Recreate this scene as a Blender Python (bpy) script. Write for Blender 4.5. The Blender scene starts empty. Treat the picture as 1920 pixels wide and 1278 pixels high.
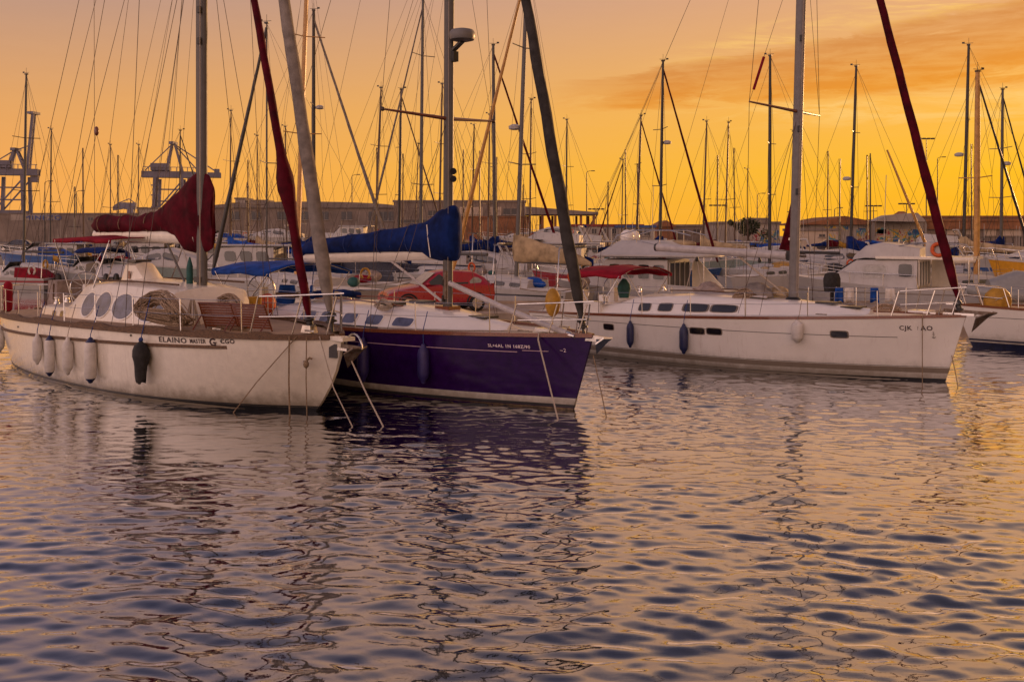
import bpy, math, random
import numpy as np
from mathutils import Vector, Matrix
R_ = math.radians
rnd = random.Random(7)
scene = bpy.context.scene
COL = scene.collection
# ------------------------------------------------------------------ camera
CAMH = 3.4
cam = bpy.data.cameras.new('camera')
camo = bpy.data.objects.new('camera', cam)
COL.objects.link(camo)
camo.location = (0, 0, CAMH)
camo.rotation_euler = (R_(90), 0, 0)
cam.sensor_width = 36
cam.lens = 35
cam.shift_y = -199 / 1920
cam.clip_start = 0.1
cam.clip_end = 6000
scene.camera = camo
# ------------------------------------------------------------------ sky
SUN_AZ, SUN_EL = 40.0, 6.0          # degrees right of the view axis, above the horizon
world = bpy.data.worlds.new('World')
scene.world = world
world.use_nodes = True
wt = world.node_tree
wt.nodes.clear()


class NG:
    """tiny helper to write node maths as calls"""
    def __init__(self, tree): self.t = tree
    def new(self, typ, **kw):
        n = self.t.nodes.new(typ)
        for k, v in kw.items(): setattr(n, k, v)
        return n
    def put(self, sock, v):
        if hasattr(v, 'is_output') or isinstance(v, bpy.types.NodeSocket): self.t.links.new(v, sock)
        else: sock.default_value = v
    def m(self, op, a, b=0.0, c=0.0, clamp=False):
        n = self.new('ShaderNodeMath', operation=op, use_clamp=clamp)
        for s, v in zip(n.inputs, (a, b, c)): self.put(s, v)
        return n.outputs[0]
    def ss(self, x, a, b):
        n = self.new('ShaderNodeMapRange', interpolation_type='SMOOTHSTEP')
        self.put(n.inputs[0], x); self.put(n.inputs[1], a); self.put(n.inputs[2], b)
        n.inputs[3].default_value = 0; n.inputs[4].default_value = 1
        return n.outputs[0]
    def mix(self, f, a, b, typ='MIX'):
        n = self.new('ShaderNodeMix', data_type='RGBA', blend_type=typ)
        self.put(n.inputs[0], f); self.put(n.inputs[6], a); self.put(n.inputs[7], b)
        return n.outputs[2]
    def ramp(self, f, stops, interp='LINEAR'):
        n = self.new('ShaderNodeValToRGB')
        cr = n.color_ramp; cr.interpolation = interp
        while len(cr.elements) < len(stops): cr.elements.new(0.5)
        for e, (p, c) in zip(cr.elements, stops): e.position = p; e.color = (*c, 1)
        self.put(n.inputs[0], f)
        return n.outputs[0]
    def noise(self, vec, scale, detail=4, rough=0.55, dist=0.0):
        n = self.new('ShaderNodeTexNoise')
        if vec is not None: self.t.links.new(vec, n.inputs['Vector'])
        n.inputs['Scale'].default_value = scale; n.inputs['Detail'].default_value = detail
        n.inputs['Roughness'].default_value = rough; n.inputs['Distortion'].default_value = dist
        return n.outputs[0]
    def comb(self, x, y, z):
        n = self.new('ShaderNodeCombineXYZ')
        for s, v in zip(n.inputs, (x, y, z)): self.put(s, v)
        return n.outputs[0]
    def sep(self, v):
        n = self.new('ShaderNodeSeparateXYZ'); self.t.links.new(v, n.inputs[0]); return n.outputs


g = NG(wt)
tc = g.new('ShaderNodeTexCoord')
sx, sy, sz = g.sep(tc.outputs['Generated'])
el = g.m('MULTIPLY', g.m('ARCSINE', g.m('MAXIMUM', g.m('MINIMUM', sz, 1.0), -1.0)), 57.2958)
az = g.m('MULTIPLY', g.m('ARCTAN2', sx, sy), 57.2958)
t = g.m('DIVIDE', g.m('MAXIMUM', el, 0.0), 90.0, clamp=True)
ZEN = (1, (.06, .06, .12))
near = g.ramp(t, [(0, (1.0, .45, .004)), (3.5/90, (1.0, .52, .012)), (7/90, (1.0, .50, .070)), (13/90, (.82, .42, .20)), (24/90, (1.12, .60, .30)), (34/90, (.62, .40, .31)), (48/90, (.22, .18, .24)), ZEN])
side = g.ramp(t, [(0, (.95, .41, .085)), (3.5/90, (.92, .40, .10)), (7/90, (.77, .37, .135)), (13/90, (.47, .29, .235)), (24/90, (.38, .27, .32)), (34/90, (.22, .19, .28)), (48/90, (.13, .12, .21)), ZEN])
away = g.ramp(t, [(0, (1.62, 1.06, .88)), (10/90, (1.95, 1.28, 1.06)), (22/90, (1.74, 1.15, 1.06)), (40/90, (.55, .43, .52)), ZEN])
da = g.m('ARCCOSINE', g.m('COSINE', g.m('MULTIPLY', g.m('SUBTRACT', az, SUN_AZ), 0.0174533)))
da = g.m('MULTIPLY', da, 57.2958)
skyc = g.mix(g.ss(da, 0.0, 80.0), near, side)
skyc = g.mix(g.ss(da, 82.0, 150.0), skyc, away)
# broken cloud bank, lit from below by the low sun
cv = g.comb(g.m('MULTIPLY', az, 0.060), g.m('MULTIPLY', el, 0.40), 0.0)
n1 = g.noise(cv, 2.4, 9, 0.66, 0.8)
band = g.m('MULTIPLY_ADD', az, 0.085, 7.55)
half = g.m('MULTIPLY_ADD', g.m('MAXIMUM', az, 0.0), 0.075, 0.75)
dist = g.m('DIVIDE', g.m('ABSOLUTE', g.m('SUBTRACT', el, band)), half)
env = g.m('SUBTRACT', 1.0, g.m('MULTIPLY', dist, dist))
env = g.m('MULTIPLY', env, g.ss(az, 0.0, 9.0))
cm = g.ss(g.m('ADD', g.m('MULTIPLY', env, 0.34), n1), 0.54, 0.68)
cm = g.m('MULTIPLY', cm, g.m('MULTIPLY', g.ss(dist, 1.6, 0.75), g.ss(az, 1.0, 8.0)))
n2 = g.noise(cv, 4.5, 6, 0.65, 0.4)
cm = g.m('MULTIPLY', cm, g.m('MULTIPLY_ADD', g.ss(n2, .35, .65), .5, .5))
cloudc = g.mix(g.ss(g.m('SUBTRACT', el, band), -2.2, 2.0), (.84, .29, .015, 1), (.68, .27, .070, 1))
skyc = g.mix(g.m('MULTIPLY', cm, 1.0), skyc, cloudc)
edge = g.m('MULTIPLY', g.m('MULTIPLY', g.ss(dist, 0.55, 1.0), g.ss(dist, 1.75, 1.05)), g.m('MULTIPLY', g.ss(n1, 0.42, 0.62), g.ss(az, 6.0, 15.0)))
skyc = g.mix(g.m('MULTIPLY', edge, 0.95), skyc, (1.0, .60, .17, 1))
skyc = g.mix(g.m('MULTIPLY', g.ss(n2, 0.35, 0.75), 0.03), skyc, (.95, .55, .28, 1))
nish = g.new('ShaderNodeTexSky', sky_type='NISHITA')
nish.sun_disc = False
nish.sun_elevation = R_(SUN_EL)
nish.sun_rotation = R_(SUN_AZ)
nish.air_density = 1.5; nish.dust_density = 3.0
bg1 = g.new('ShaderNodeBackground'); wt.links.new(skyc, bg1.inputs[0]); bg1.inputs[1].default_value = 0.98
bg2 = g.new('ShaderNodeBackground'); wt.links.new(nish.outputs[0], bg2.inputs[0]); bg2.inputs[1].default_value = 0.002
ad = g.new('ShaderNodeAddShader'); wt.links.new(bg1.outputs[0], ad.inputs[0]); wt.links.new(bg2.outputs[0], ad.inputs[1])
wo = g.new('ShaderNodeOutputWorld'); wt.links.new(ad.outputs[0], wo.inputs[0])
# ------------------------------------------------------------------ sun, almost set, behind the harbour on the right
sl = bpy.data.lights.new('sun', 'SUN')
sl.energy = 2.4
sl.angle = R_(1.5)
sl.color = (1.0, .52, .22)
so = bpy.data.objects.new('sun', sl)
COL.objects.link(so)
sd = Vector((math.sin(R_(SUN_AZ)) * math.cos(R_(SUN_EL)), math.cos(R_(SUN_AZ)) * math.cos(R_(SUN_EL)), math.sin(R_(SUN_EL))))
so.rotation_euler = sd.to_track_quat('Z', 'Y').to_euler()
so.location = (30, 40, 30)
# ------------------------------------------------------------------ exposure
vs = scene.view_settings
vs.view_transform = 'Standard'
vs.look = 'None'
vs.exposure = 0.0
vs.gamma = 1.0
vs.use_curve_mapping = False
scene.cycles.max_bounces = 8
scene.cycles.caustics_reflective = False
scene.cycles.caustics_refractive = False
scene.cycles.sample_clamp_indirect = 6.0

# ================================================================== materials
MATS = {}


def mat(name, col, rough=0.5, metal=0.0, var=0.10, vscale=6.0, bump=0.0, bscale=30.0, streak=0.0, dirt=(.16, .12, .08), coat=0.0, spec=0.5, col2=None, stretch=None, grime=0.0):
    if name in MATS: return MATS[name]
    m = bpy.data.materials.new(name)
    m.use_nodes = True
    tr = m.node_tree
    tr.nodes.clear()
    k = NG(tr)
    p = k.new('ShaderNodeBsdfPrincipled')
    o = k.new('ShaderNodeOutputMaterial')
    tr.links.new(p.outputs[0], o.inputs[0])
    tcn = k.new('ShaderNodeTexCoord')
    vec = tcn.outputs['Object']
    if stretch:
        mp = k.new('ShaderNodeMapping'); tr.links.new(vec, mp.inputs[0]); mp.inputs['Scale'].default_value = stretch
        vec = mp.outputs[0]
    n = k.noise(vec, vscale, 5, 0.6)
    c2 = col2 if col2 else tuple(max(0, c * (1 - 2.2 * var)) for c in col)
    c1 = tuple(min(1, c * (1 + var)) for c in col)
    c = k.ramp(n, [(0.32, c2), (0.68, c1)])
    if streak > 0:
        mp = k.new('ShaderNodeMapping'); tr.links.new(tcn.outputs['Object'], mp.inputs[0]); mp.inputs['Scale'].default_value = (5, 5, .45)
        s = k.noise(mp.outputs[0], 2.2, 6, 0.65)
        s2 = k.noise(tcn.outputs['Object'], 0.8, 3, 0.5)
        gnm = k.new('ShaderNodeNewGeometry'); nz = k.m('ABSOLUTE', k.sep(gnm.outputs['True Normal'])[2])
        f = k.m('MULTIPLY', k.m('MULTIPLY', k.ss(s, 0.52, 0.80), k.ss(s2, 0.35, 0.65)), k.m('SUBTRACT', 1.0, k.m('MULTIPLY', k.ss(nz, .3, .8), .85)))
        c = k.mix(k.m('MULTIPLY', f, streak), c, (*dirt, 1))
    if grime > 0:
        pz = k.sep(tcn.outputs['Object'])[2]
        gn = k.noise(tcn.outputs['Object'], 3.5, 6, 0.7)
        gz = k.m('SUBTRACT', 1.0, k.ss(k.m('ADD', pz, k.m('MULTIPLY', k.m('SUBTRACT', gn, .5), .5)), .02, .50))
        c = k.mix(k.m('MULTIPLY', gz, grime), c, (.17, .13, .075, 1))
        sc = k.new('ShaderNodeMapping'); tr.links.new(tcn.outputs['Object'], sc.inputs[0]); sc.inputs['Scale'].default_value = (1.2, 1.2, 9)
        sn = k.noise(sc.outputs[0], 2.5, 5, .7)
        c = k.mix(k.m('MULTIPLY', k.ss(sn, .62, .74), grime * .35), c, (.30, .26, .22, 1))
    tr.links.new(c, p.inputs['Base Color'])
    rn = k.noise(vec, vscale * 1.7, 3, 0.5)
    tr.links.new(k.m('MULTIPLY_ADD', rn, 0.2, max(0.02, rough - 0.1)), p.inputs['Roughness'])
    p.inputs['Metallic'].default_value = metal
    p.inputs['Specular IOR Level'].default_value = spec
    if coat: p.inputs['Coat Weight'].default_value = coat; p.inputs['Coat Roughness'].default_value = 0.08
    if bump:
        b = k.new('ShaderNodeBump'); b.inputs['Strength'].default_value = bump; b.inputs['Distance'].default_value = 0.02
        bn = k.noise(vec, bscale, 4, 0.6)
        tr.links.new(bn, b.inputs['Height']); tr.links.new(b.outputs[0], p.inputs['Normal'])
    MATS[name] = m
    return m


M_white = mat('white_gelcoat', (.82, .78, .73), .22, var=.02, vscale=2, streak=.40, dirt=(.36, .26, .17), coat=.4, grime=.75)
M_cream = mat('cream_gelcoat', (.80, .74, .64), .24, var=.035, streak=.45, dirt=(.34, .24, .15), coat=.35, grime=.8)
M_bgwhite = mat('boat_white', (.46, .435, .415), .4, var=.06, vscale=1.3, streak=.6, dirt=(.22, .17, .13))
M_bggrey = mat('boat_grey', (.26, .26, .255), .4, var=.06, streak=.3)
M_bggreen = mat('boat_grey_green', (.22, .27, .25), .4, var=.06, streak=.2)
M_navy = mat('navy_gelcoat', (.026, .003, .075), .2, var=.12, coat=.1, spec=.3)
M_darknavy = mat('boat_navy', (.012, .014, .035), .22, var=.1, coat=.4)
M_bluehull = mat('boat_blue', (.02, .09, .30), .3, var=.1)
M_yellow = mat('boat_yellow', (.62, .30, .015), .4, var=.08)
M_redhull = mat('boat_red', (.30, .012, .016), .3, var=.1)
M_anti = mat('antifouling_black', (.012, .012, .014), .55, var=.3)
M_antib = mat('antifouling_blue', (.01, .014, .05), .5, var=.3)
M_scum = mat('waterline_weed', (.16, .11, .06), .6, var=.3, vscale=12)
M_taupe = mat('taupe_stripe', (.20, .16, .12), .35, var=.05)
M_stripe = mat('dark_stripe', (.03, .028, .03), .4, var=.05)
M_pink = mat('pale_pinstripe', (.62, .42, .50), .4, var=.05)
M_teak = mat('weathered_teak', (.15, .08, .04), .65, var=.35, vscale=9, bump=.25, stretch=(1, 8, 8))
M_teakdeck = mat('teak_deck', (.42, .28, .17), .7, var=.18, vscale=5, bump=.15, stretch=(.6, 9, 9))
M_varn = mat('varnished_wood', (.20, .055, .022), .3, var=.3, vscale=10, stretch=(1, 8, 8), coat=.4)
M_deck = mat('deck_gelcoat', (.68, .63, .56), .55, var=.05, vscale=2, bump=.05, bscale=120)
M_alu = mat('mast_alloy', (.10, .092, .086), .5, metal=.0, var=.08, streak=.2)
M_alud = mat('grey_spar', (.085, .08, .075), .5, metal=.0, var=.1, streak=.15)
M_pale = mat('pale_spar', (.50, .46, .45), .45, var=.08, streak=.2)
M_lav = mat('painted_mast', (.18, .168, .165), .45, var=.08, streak=.2)
M_gold = mat('golden_spar_sunlit_jib', (.52, .27, .07), .42, var=.12, streak=.2)
M_darkspar = mat('dark_spar', (.028, .024, .022), .45, var=.2)
M_brownspar = mat('brown_spar', (.085, .042, .024), .45, var=.2)
M_steel = mat('stainless_steel', (.62, .60, .58), .22, metal=.9, var=.1)
M_wire = mat('rigging_wire', (.07, .045, .035), .45, metal=.4, var=.2)
M_rope = mat('pale_rope', (.48, .40, .32), .85, var=.2, vscale=60, bump=.4, bscale=90)
M_hank = mat('hank_rope', (.42, .30, .20), .9, var=.3, vscale=40, bump=.4, bscale=80)
M_ropeb = mat('blue_rope', (.03, .06, .24), .85, var=.2, vscale=60)
M_roped = mat('brown_rope', (.30, .21, .13), .9, var=.3, vscale=50, bump=.5, bscale=80)
M_maroon = mat('maroon_canvas', (.088, .002, .010), .75, var=.28, vscale=3, bump=.5, bscale=7, spec=.12)
M_redcan = mat('red_canvas', (.27, .009, .024), .75, var=.2, vscale=3, bump=.4, bscale=7, spec=.12)
M_bluecan = mat('blue_canvas', (.005, .021, .125), .75, var=.28, vscale=3, bump=.5, bscale=7, spec=.12)
M_bluecan2 = mat('bright_blue_canvas', (.014, .075, .36), .7, var=.25, vscale=3, bump=.4, bscale=8, spec=.12)
M_tancan = mat('tan_canvas', (.42, .31, .18), .8, var=.18, vscale=3, bump=.4, bscale=7, spec=.12)
M_sail = mat('furled_sailcloth', (.26, .225, .20), .8, var=.18, vscale=4, bump=.5, bscale=10, spec=.12)
M_sailg = mat('grey_sailcloth', (.055, .05, .048), .8, var=.2, vscale=4, bump=.5, bscale=10, spec=.12)
M_glass = mat('dark_glass', (.012, .012, .016), .08, var=.2, spec=.8)
M_glassb = mat('blue_grey_glass', (.10, .115, .20), .18, var=.25, vscale=3, spec=.6)
M_glassp = mat('pale_windscreen', (.30, .28, .25), .12, var=.15, spec=.8)
M_black = mat('black_plastic', (.015, .014, .015), .5, var=.3)
M_rubber = mat('black_rubber', (.02, .018, .018), .8, var=.3)
M_fwhite = mat('fender_vinyl_white', (.66, .62, .58), .5, var=.1, streak=.35, dirt=(.3, .24, .18))
M_fblue = mat('fender_vinyl_navy', (.014, .02, .085), .45, var=.15)
M_fpurple = mat('fender_vinyl_purple', (.03, .02, .13), .5, var=.15)
M_red = mat('red_paint', (.34, .002, .018), .3, var=.05, coat=.25)
M_orange = mat('orange_vinyl', (.62, .10, .015), .55, var=.1)
M_yel = mat('yellow_vinyl', (.46, .24, .02), .55, var=.15)
M_conc = mat('quay_concrete', (.42, .33, .25), .85, var=.16, vscale=1.2, bump=.3, bscale=20, streak=.2)
M_concd = mat('pontoon_side', (.12, .10, .085), .85, var=.3, vscale=2)
M_pont = mat('pontoon_deck', (.34, .29, .25), .85, var=.2, vscale=2)
M_steelhaze = mat('crane_steel_hazed', (.17, .165, .22), .6, var=.12, vscale=.2)  # blue-grey lightened: distance haze is put into the crane colour
M_text = mat('dark_lettering', (.03, .012, .012), .5, var=.05)
M_textp = mat('pale_lettering', (.85, .70, .76), .5, var=.05)
M_green = mat('green_canvas', (.012, .085, .075), .7, var=.2)
M_rust = mat('rusty_galvanised', (.20, .17, .14), .6, metal=.5, var=.3, vscale=14, col2=(.12, .06, .03))
M_skin = mat('cushion_fabric', (.32, .25, .22), .9, var=.2)


# ================================================================== mesh helpers
class MB:
    def __init__(s): s.v = []; s.f = []
    def add(s, vs, fs):
        n = len(s.v)
        s.v.extend([tuple(v) for v in vs])
        s.f.extend([tuple(i + n for i in f) for f in fs])
        return s
    def box(s, c, d, rz=0.0, ry=0.0, taper=1.0):
        x, y, z = d[0] / 2, d[1] / 2, d[2] / 2
        pts = [(-x, -y, -z), (x, -y, -z), (x, y, -z), (-x, y, -z)] + [(a * taper, b * taper, z) for a, b in ((-x, -y), (x, -y), (x, y), (-x, y))]
        mt = Matrix.Translation(c) @ Matrix.Rotation(rz, 4, 'Z') @ Matrix.Rotation(ry, 4, 'Y')
        return s.add([mt @ Vector(p) for p in pts], [(0, 3, 2, 1), (4, 5, 6, 7), (0, 1, 5, 4), (1, 2, 6, 5), (2, 3, 7, 6), (3, 0, 4, 7)])
    def ring(s, c, t, n, rx, ry=None, up=None):
        t = Vector(t).normalized()
        u = Vector(up) if up else (Vector((0, 0, 1)) if abs(t.z) < 0.9 else Vector((0, 1, 0)))
        a = t.cross(u).normalized(); b = a.cross(t).normalized()
        ry = rx if ry is None else ry
        return [Vector(c) + a * (rx * math.cos(2 * math.pi * i / n)) + b * (ry * math.sin(2 * math.pi * i / n)) for i in range(n)]
    def loft(s, rings, caps=True, closed=True):
        n = len(rings[0]); vs = [p for r in rings for p in r]; fs = []
        for i in range(len(rings) - 1):
            for j in range(n if closed else n - 1):
                k = (j + 1) % n
                fs.append((i * n + j, i * n + k, (i + 1) * n + k, (i + 1) * n + j))
        if caps and closed:
            fs.append(tuple(range(n - 1, -1, -1))); fs.append(tuple((len(rings) - 1) * n + j for j in range(n)))
        return s.add(vs, fs)
    def tube(s, pts, r, n=6, r2=None, up=None, caps=True):
        pts = [Vector(p) for p in pts]; m = len(pts); rings = []
        for i, p in enumerate(pts):
            t = (pts[min(i + 1, m - 1)] - pts[max(i - 1, 0)])
            rr = r[i] if isinstance(r, (list, tuple)) else r
            rings.append(s.ring(p, t, n, rr, r2 if r2 is None else (r2[i] if isinstance(r2, (list, tuple)) else r2), up))
        return s.loft(rings, caps)
    def bar(s, a, b, w, h=None):
        a = Vector(a); b = Vector(b); t = (b - a).normalized()
        u = Vector((0, 0, 1)) if abs(t.z) < .95 else Vector((0, 1, 0))
        p = t.cross(u).normalized(); q = p.cross(t); h = w if h is None else h
        rg = lambda c: [c + p * (i * w / 2) + q * (j * h / 2) for i, j in ((-1, -1), (1, -1), (1, 1), (-1, 1))]
        return s.loft([rg(a), rg(b)])
    def lathe(s, prof, c=(0, 0, 0), n=12, axis=(0, 0, 1)):
        ax = Vector(axis).normalized()
        return s.loft([s.ring(Vector(c) + ax * z, ax, n, max(r, 1e-4)) for r, z in prof])
    def ell(s, c, rad, nu=12, nv=8):
        rows = []
        for i in range(nv + 1):
            ph = math.pi * i / nv
            rows.append([Vector((c[0] + rad[0] * math.sin(ph) * math.cos(2 * math.pi * j / nu), c[1] + rad[1] * math.sin(ph) * math.sin(2 * math.pi * j / nu), c[2] - rad[2] * math.cos(ph))) for j in range(nu)])
        rows[0] = [r + (Vector(c) - Vector((0, 0, rad[2])) - r) * .999 for r in rows[0]]
        return s.loft(rows)
    def grid(s, rows): return s.loft(rows, caps=False, closed=False)
    def prism(s, poly, a, b, fn):
        """poly 2-D, extruded between a and b; fn(u, v, w) -> point"""
        n = len(poly)
        return s.loft([[Vector(fn(u, v, a)) for u, v in poly], [Vector(fn(u, v, b)) for u, v in poly]])
    def build(s, name, m, parent=None, smooth=0, solid=0.0):
        me = bpy.data.meshes.new(name)
        me.from_pydata(s.v, [], s.f)
        me.materials.append(m)
        if smooth:
            me.polygons.foreach_set('use_smooth', [True] * len(me.polygons))
            me.set_sharp_from_angle(angle=R_(smooth))
        me.update()
        o = bpy.data.objects.new(name, me)
        COL.objects.link(o)
        if parent: o.parent = parent
        if solid:
            md = o.modifiers.new('thickness', 'SOLIDIFY'); md.thickness = solid; md.offset = 0
        return o


def tag(o, label=None, cat=None, group=None, kind=None):
    if label: o['label'] = label
    if cat: o['category'] = cat
    if group: o['group'] = group
    if kind: o['kind'] = kind
    return o


def thing(name, label, cat, loc=(0, 0, 0), rz=0.0, group=None):
    o = bpy.data.objects.new(name, None)
    o.empty_display_size = 0.3
    COL.objects.link(o)
    o.location = loc
    o.rotation_euler = (0, 0, rz)
    return tag(o, label, cat, group)


def tube(name, pts, r, m, parent=None, n=6, **kw):
    return MB().tube(pts, r, n, **kw).build(name, m, parent, smooth=60)


def sag(a, b, d, k=8):
    a = Vector(a); b = Vector(b)
    return [a.lerp(b, i / k) - Vector((0, 0, d * 4 * (i / k) * (1 - i / k))) for i in range(k + 1)]


def text2d(s, size, bold=0.0):
    cu = bpy.data.curves.new('lettering', 'FONT')
    cu.body = s; cu.size = size; cu.resolution_u = 2; cu.offset = bold; cu.space_character = 1.12
    o = bpy.data.objects.new('lettering', cu)
    me = o.to_mesh()
    vs = [(v.co.x, v.co.y) for v in me.vertices]; fs = [tuple(p.vertices) for p in me.polygons]
    o.to_mesh_clear()
    bpy.data.objects.remove(o); bpy.data.curves.remove(cu)
    return vs, fs


def px(x, y, d):
    """world point at depth d that is seen at photograph pixel (x, y)"""
    return Vector(((x - 960) / 1867 * d, d, CAMH - (y - 440) / 1867 * d))


# ================================================================== water
def make_water():
    def axis(lo, hi, step, far, grow=1.10):
        a = list(np.arange(lo, hi, step))
        st = step; v = a[-1]
        while v < far: st *= grow; v += st; a.append(v)
        return a
    xr = axis(0, 13.0, .036, 430.0, 1.08)
    xs = np.array(sorted(set([-v for v in xr] + xr)))
    y = [4.0]
    while y[-1] < 70: y.append(y[-1] + max(.027, .0031 * y[-1]))
    st = y[-1] - y[-2]
    while y[-1] < 240: st *= 1.08; y.append(y[-1] + st)
    back = [4.0 - .2 * (1.25 ** k - 1) / .25 for k in range(1, 36)]
    ys = np.array(back[::-1] + y)
    X, Y = np.meshgrid(xs, ys)
    cell = np.maximum(np.gradient(xs)[None, :] * np.ones_like(X), np.gradient(ys)[:, None] * np.ones_like(X))
    rs = np.random.RandomState(3)
    Z = np.zeros_like(X)
    nw = 84
    lam = np.concatenate([np.exp(rs.uniform(math.log(.115), math.log(.58), nw - 12)), rs.uniform(.65, 1.9, 12)])
    ang = rs.normal(math.radians(84), .43, nw)
    ph = rs.uniform(0, 6.283, nw)
    gust = np.clip(.90 + .55 * np.sin(.23 * X + .31 * Y + 1.0) * np.sin(.17 * X - .26 * Y + .4) + .26 * np.sin(.61 * X + .2 * Y) * np.sin(.13 * X + .55 * Y) + .22 * np.sin(1.1 * X - .5 * Y + 2) * np.sin(.45 * X + 1.2 * Y), .30, 1.7)
    for l, a, p in zip(lam, ang, ph):
        k = 2 * math.pi / l
        wgt = .0085 if l < .2 else (.0205 if l < .6 else .0125)
        amp = wgt * 1.15 / k
        fade = np.clip((l / cell - 2.2) / 2.0, 0, 1)
        arg = k * (math.cos(a) * X + math.sin(a) * Y) + p
        Z += amp * fade * (np.sin(arg) + .22 * np.sin(2 * arg + 1.3)) * gust
    ny, nx = X.shape
    co = np.stack([X, Y, Z], -1).reshape(-1, 3).astype(np.float32)
    idx = np.arange(nx * ny).reshape(ny, nx)
    q = np.stack([idx[:-1, :-1], idx[:-1, 1:], idx[1:, 1:], idx[1:, :-1]], -1).reshape(-1, 4)
    me = bpy.data.meshes.new('water')
    me.vertices.add(len(co)); me.vertices.foreach_set('co', co.ravel())
    me.loops.add(q.size); me.loops.foreach_set('vertex_index', q.ravel().astype(np.int32))
    me.polygons.add(len(q))
    me.polygons.foreach_set('loop_start', np.arange(0, q.size, 4, dtype=np.int32))
    me.polygons.foreach_set('use_smooth', np.ones(len(q), dtype=bool))
    me.update(); me.validate()
    m = bpy.data.materials.new('harbour_water')
    m.use_nodes = True
    tr = m.node_tree; tr.nodes.clear(); k = NG(tr)
    out = k.new('ShaderNodeOutputMaterial')
    geo = k.new('ShaderNodeNewGeometry')
    bmp = k.new('ShaderNodeBump'); bmp.inputs['Strength'].default_value = .12; bmp.inputs['Distance'].default_value = .012
    mp = k.new('ShaderNodeMapping'); tr.links.new(geo.outputs['Position'], mp.inputs[0]); mp.inputs['Scale'].default_value = (1.0, 1.6, 1)
    tr.links.new(k.noise(mp.outputs[0], 7.0, 4, .55, .4), bmp.inputs['Height'])
    dif = k.new('ShaderNodeBsdfDiffuse'); dif.inputs[0].default_value = (.004, .010, .014, 1)
    gl = k.new('ShaderNodeBsdfGlossy'); gl.inputs['Roughness'].default_value = .008; gl.inputs[0].default_value = (.97, .97, 1, 1)
    fr = k.new('ShaderNodeFresnel'); fr.inputs[0].default_value = 1.5
    tr.links.new(bmp.outputs[0], gl.inputs['Normal']); tr.links.new(bmp.outputs[0], fr.inputs['Normal'])
    fac = k.m('MULTIPLY_ADD', k.m('POWER', fr.outputs[0], .76), 1.80, .0, clamp=True)
    mx = k.new('ShaderNodeMixShader')
    tr.links.new(fac, mx.inputs[0]); tr.links.new(dif.outputs[0], mx.inputs[1]); tr.links.new(gl.outputs[0], mx.inputs[2])
    tr.links.new(mx.outputs[0], out.inputs[0])
    me.materials.append(m)
    o = bpy.data.objects.new('water', me); COL.objects.link(o)
    tag(o, 'rippled harbour water reflecting the orange dusk sky', 'water', kind='structure')
    print('water quads', len(q))


make_water()

# ================================================================== boats: hull shape
def interp(tab, u):
    """smooth (Catmull-Rom/Hermite) table look-up"""
    if u <= tab[0][0]: return tab[0][1]
    if u >= tab[-1][0]: return tab[-1][1]
    for i in range(len(tab) - 1):
        if tab[i][0] <= u <= tab[i + 1][0]: break
    x0, y0 = tab[i]; x1, y1 = tab[i + 1]
    def slope(j):
        if j == 0: return (tab[1][1] - tab[0][1]) / (tab[1][0] - tab[0][0])
        if j == len(tab) - 1: return (tab[-1][1] - tab[-2][1]) / (tab[-1][0] - tab[-2][0])
        return (tab[j + 1][1] - tab[j - 1][1]) / (tab[j + 1][0] - tab[j - 1][0])
    h = x1 - x0; s = (u - x0) / h
    return ((2 * s ** 3 - 3 * s * s + 1) * y0 + (s ** 3 - 2 * s * s + s) * h * slope(i) + (-2 * s ** 3 + 3 * s * s) * y1 + (s ** 3 - s * s) * h * slope(i + 1))


BEAM_MOD = [(0, .012), (.1, .36), (.2, .62), (.35, .88), (.5, .985), (.65, 1.0), (.8, .95), (1, .80)]
BEAM_OLD = [(0, .02), (.08, .46), (.18, .76), (.32, .95), (.48, 1.0), (.66, .95), (.82, .76), (.93, .50), (1, .25)]
BEAM_MOT = [(0, .02), (.1, .46), (.22, .76), (.4, .97), (.6, 1.0), (1, .93)]


class Hull:
    def __init__(s, loa, beam, zb, zm, zs, ov=.6, ovs=.5, tab=BEAM_MOD, wl=.86, flare=1.0, rake=1.0, qs=1.0):
        s.L = loa; s.B = beam / 2; s.sheer = [(0, zb), (.5, zm), (1, zs)]; s.ov = ov; s.ovs = ovs; s.tab = tab; s.wl = wl; s.flare = flare; s.rake = rake; s.qs = qs
    def zs(s, u): return interp(s.sheer, u)
    def hb(s, u): return s.B * interp(s.tab, u)
    def pt(s, u, h, side=-1, off=0.0):
        """u 0 bow..1 stern, h 1 at the sheer, 0 at the waterline, below 0 under water"""
        zs = s.zs(u); b = s.hb(u)
        xb = -s.ov * (1 - max(h, 0)) ** s.rake - (0 if h > 0 else s.ov * -h * 1.2)
        xst = -s.L + s.ovs * (1 - max(h, 0)) ** s.qs + (0 if h > 0 else -h * s.ovs * 2.2)
        X = xb + (xst - xb) * u
        wlr = s.wl * (1 - .35 * (1 - min(1, u / .4)) ** 1.5 * s.flare)
        if h >= 0: f = wlr + (1 - wlr) * h ** .75
        else: f = wlr * max(0.0, 1 + h * 1.5) ** .8
        y = b * f + off
        return Vector((X, side * y, zs * h))
    def uh(s, X, z):
        u = min(1, max(0, -X / s.L))
        for _ in range(12):
            zs = s.zs(u); h = z / zs
            xb = -s.ov * (1 - max(min(h, 1), 0)) ** s.rake; xst = -s.L + s.ovs * (1 - max(min(h, 1), 0)) ** s.qs
            u = min(1, max(0, (X - xb) / (xst - xb)))
        return u, z / s.zs(u)
    def side(s, X, z, side=-1, off=0.0):
        u, h = s.uh(X, z)
        return s.pt(u, h, side, off)


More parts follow.
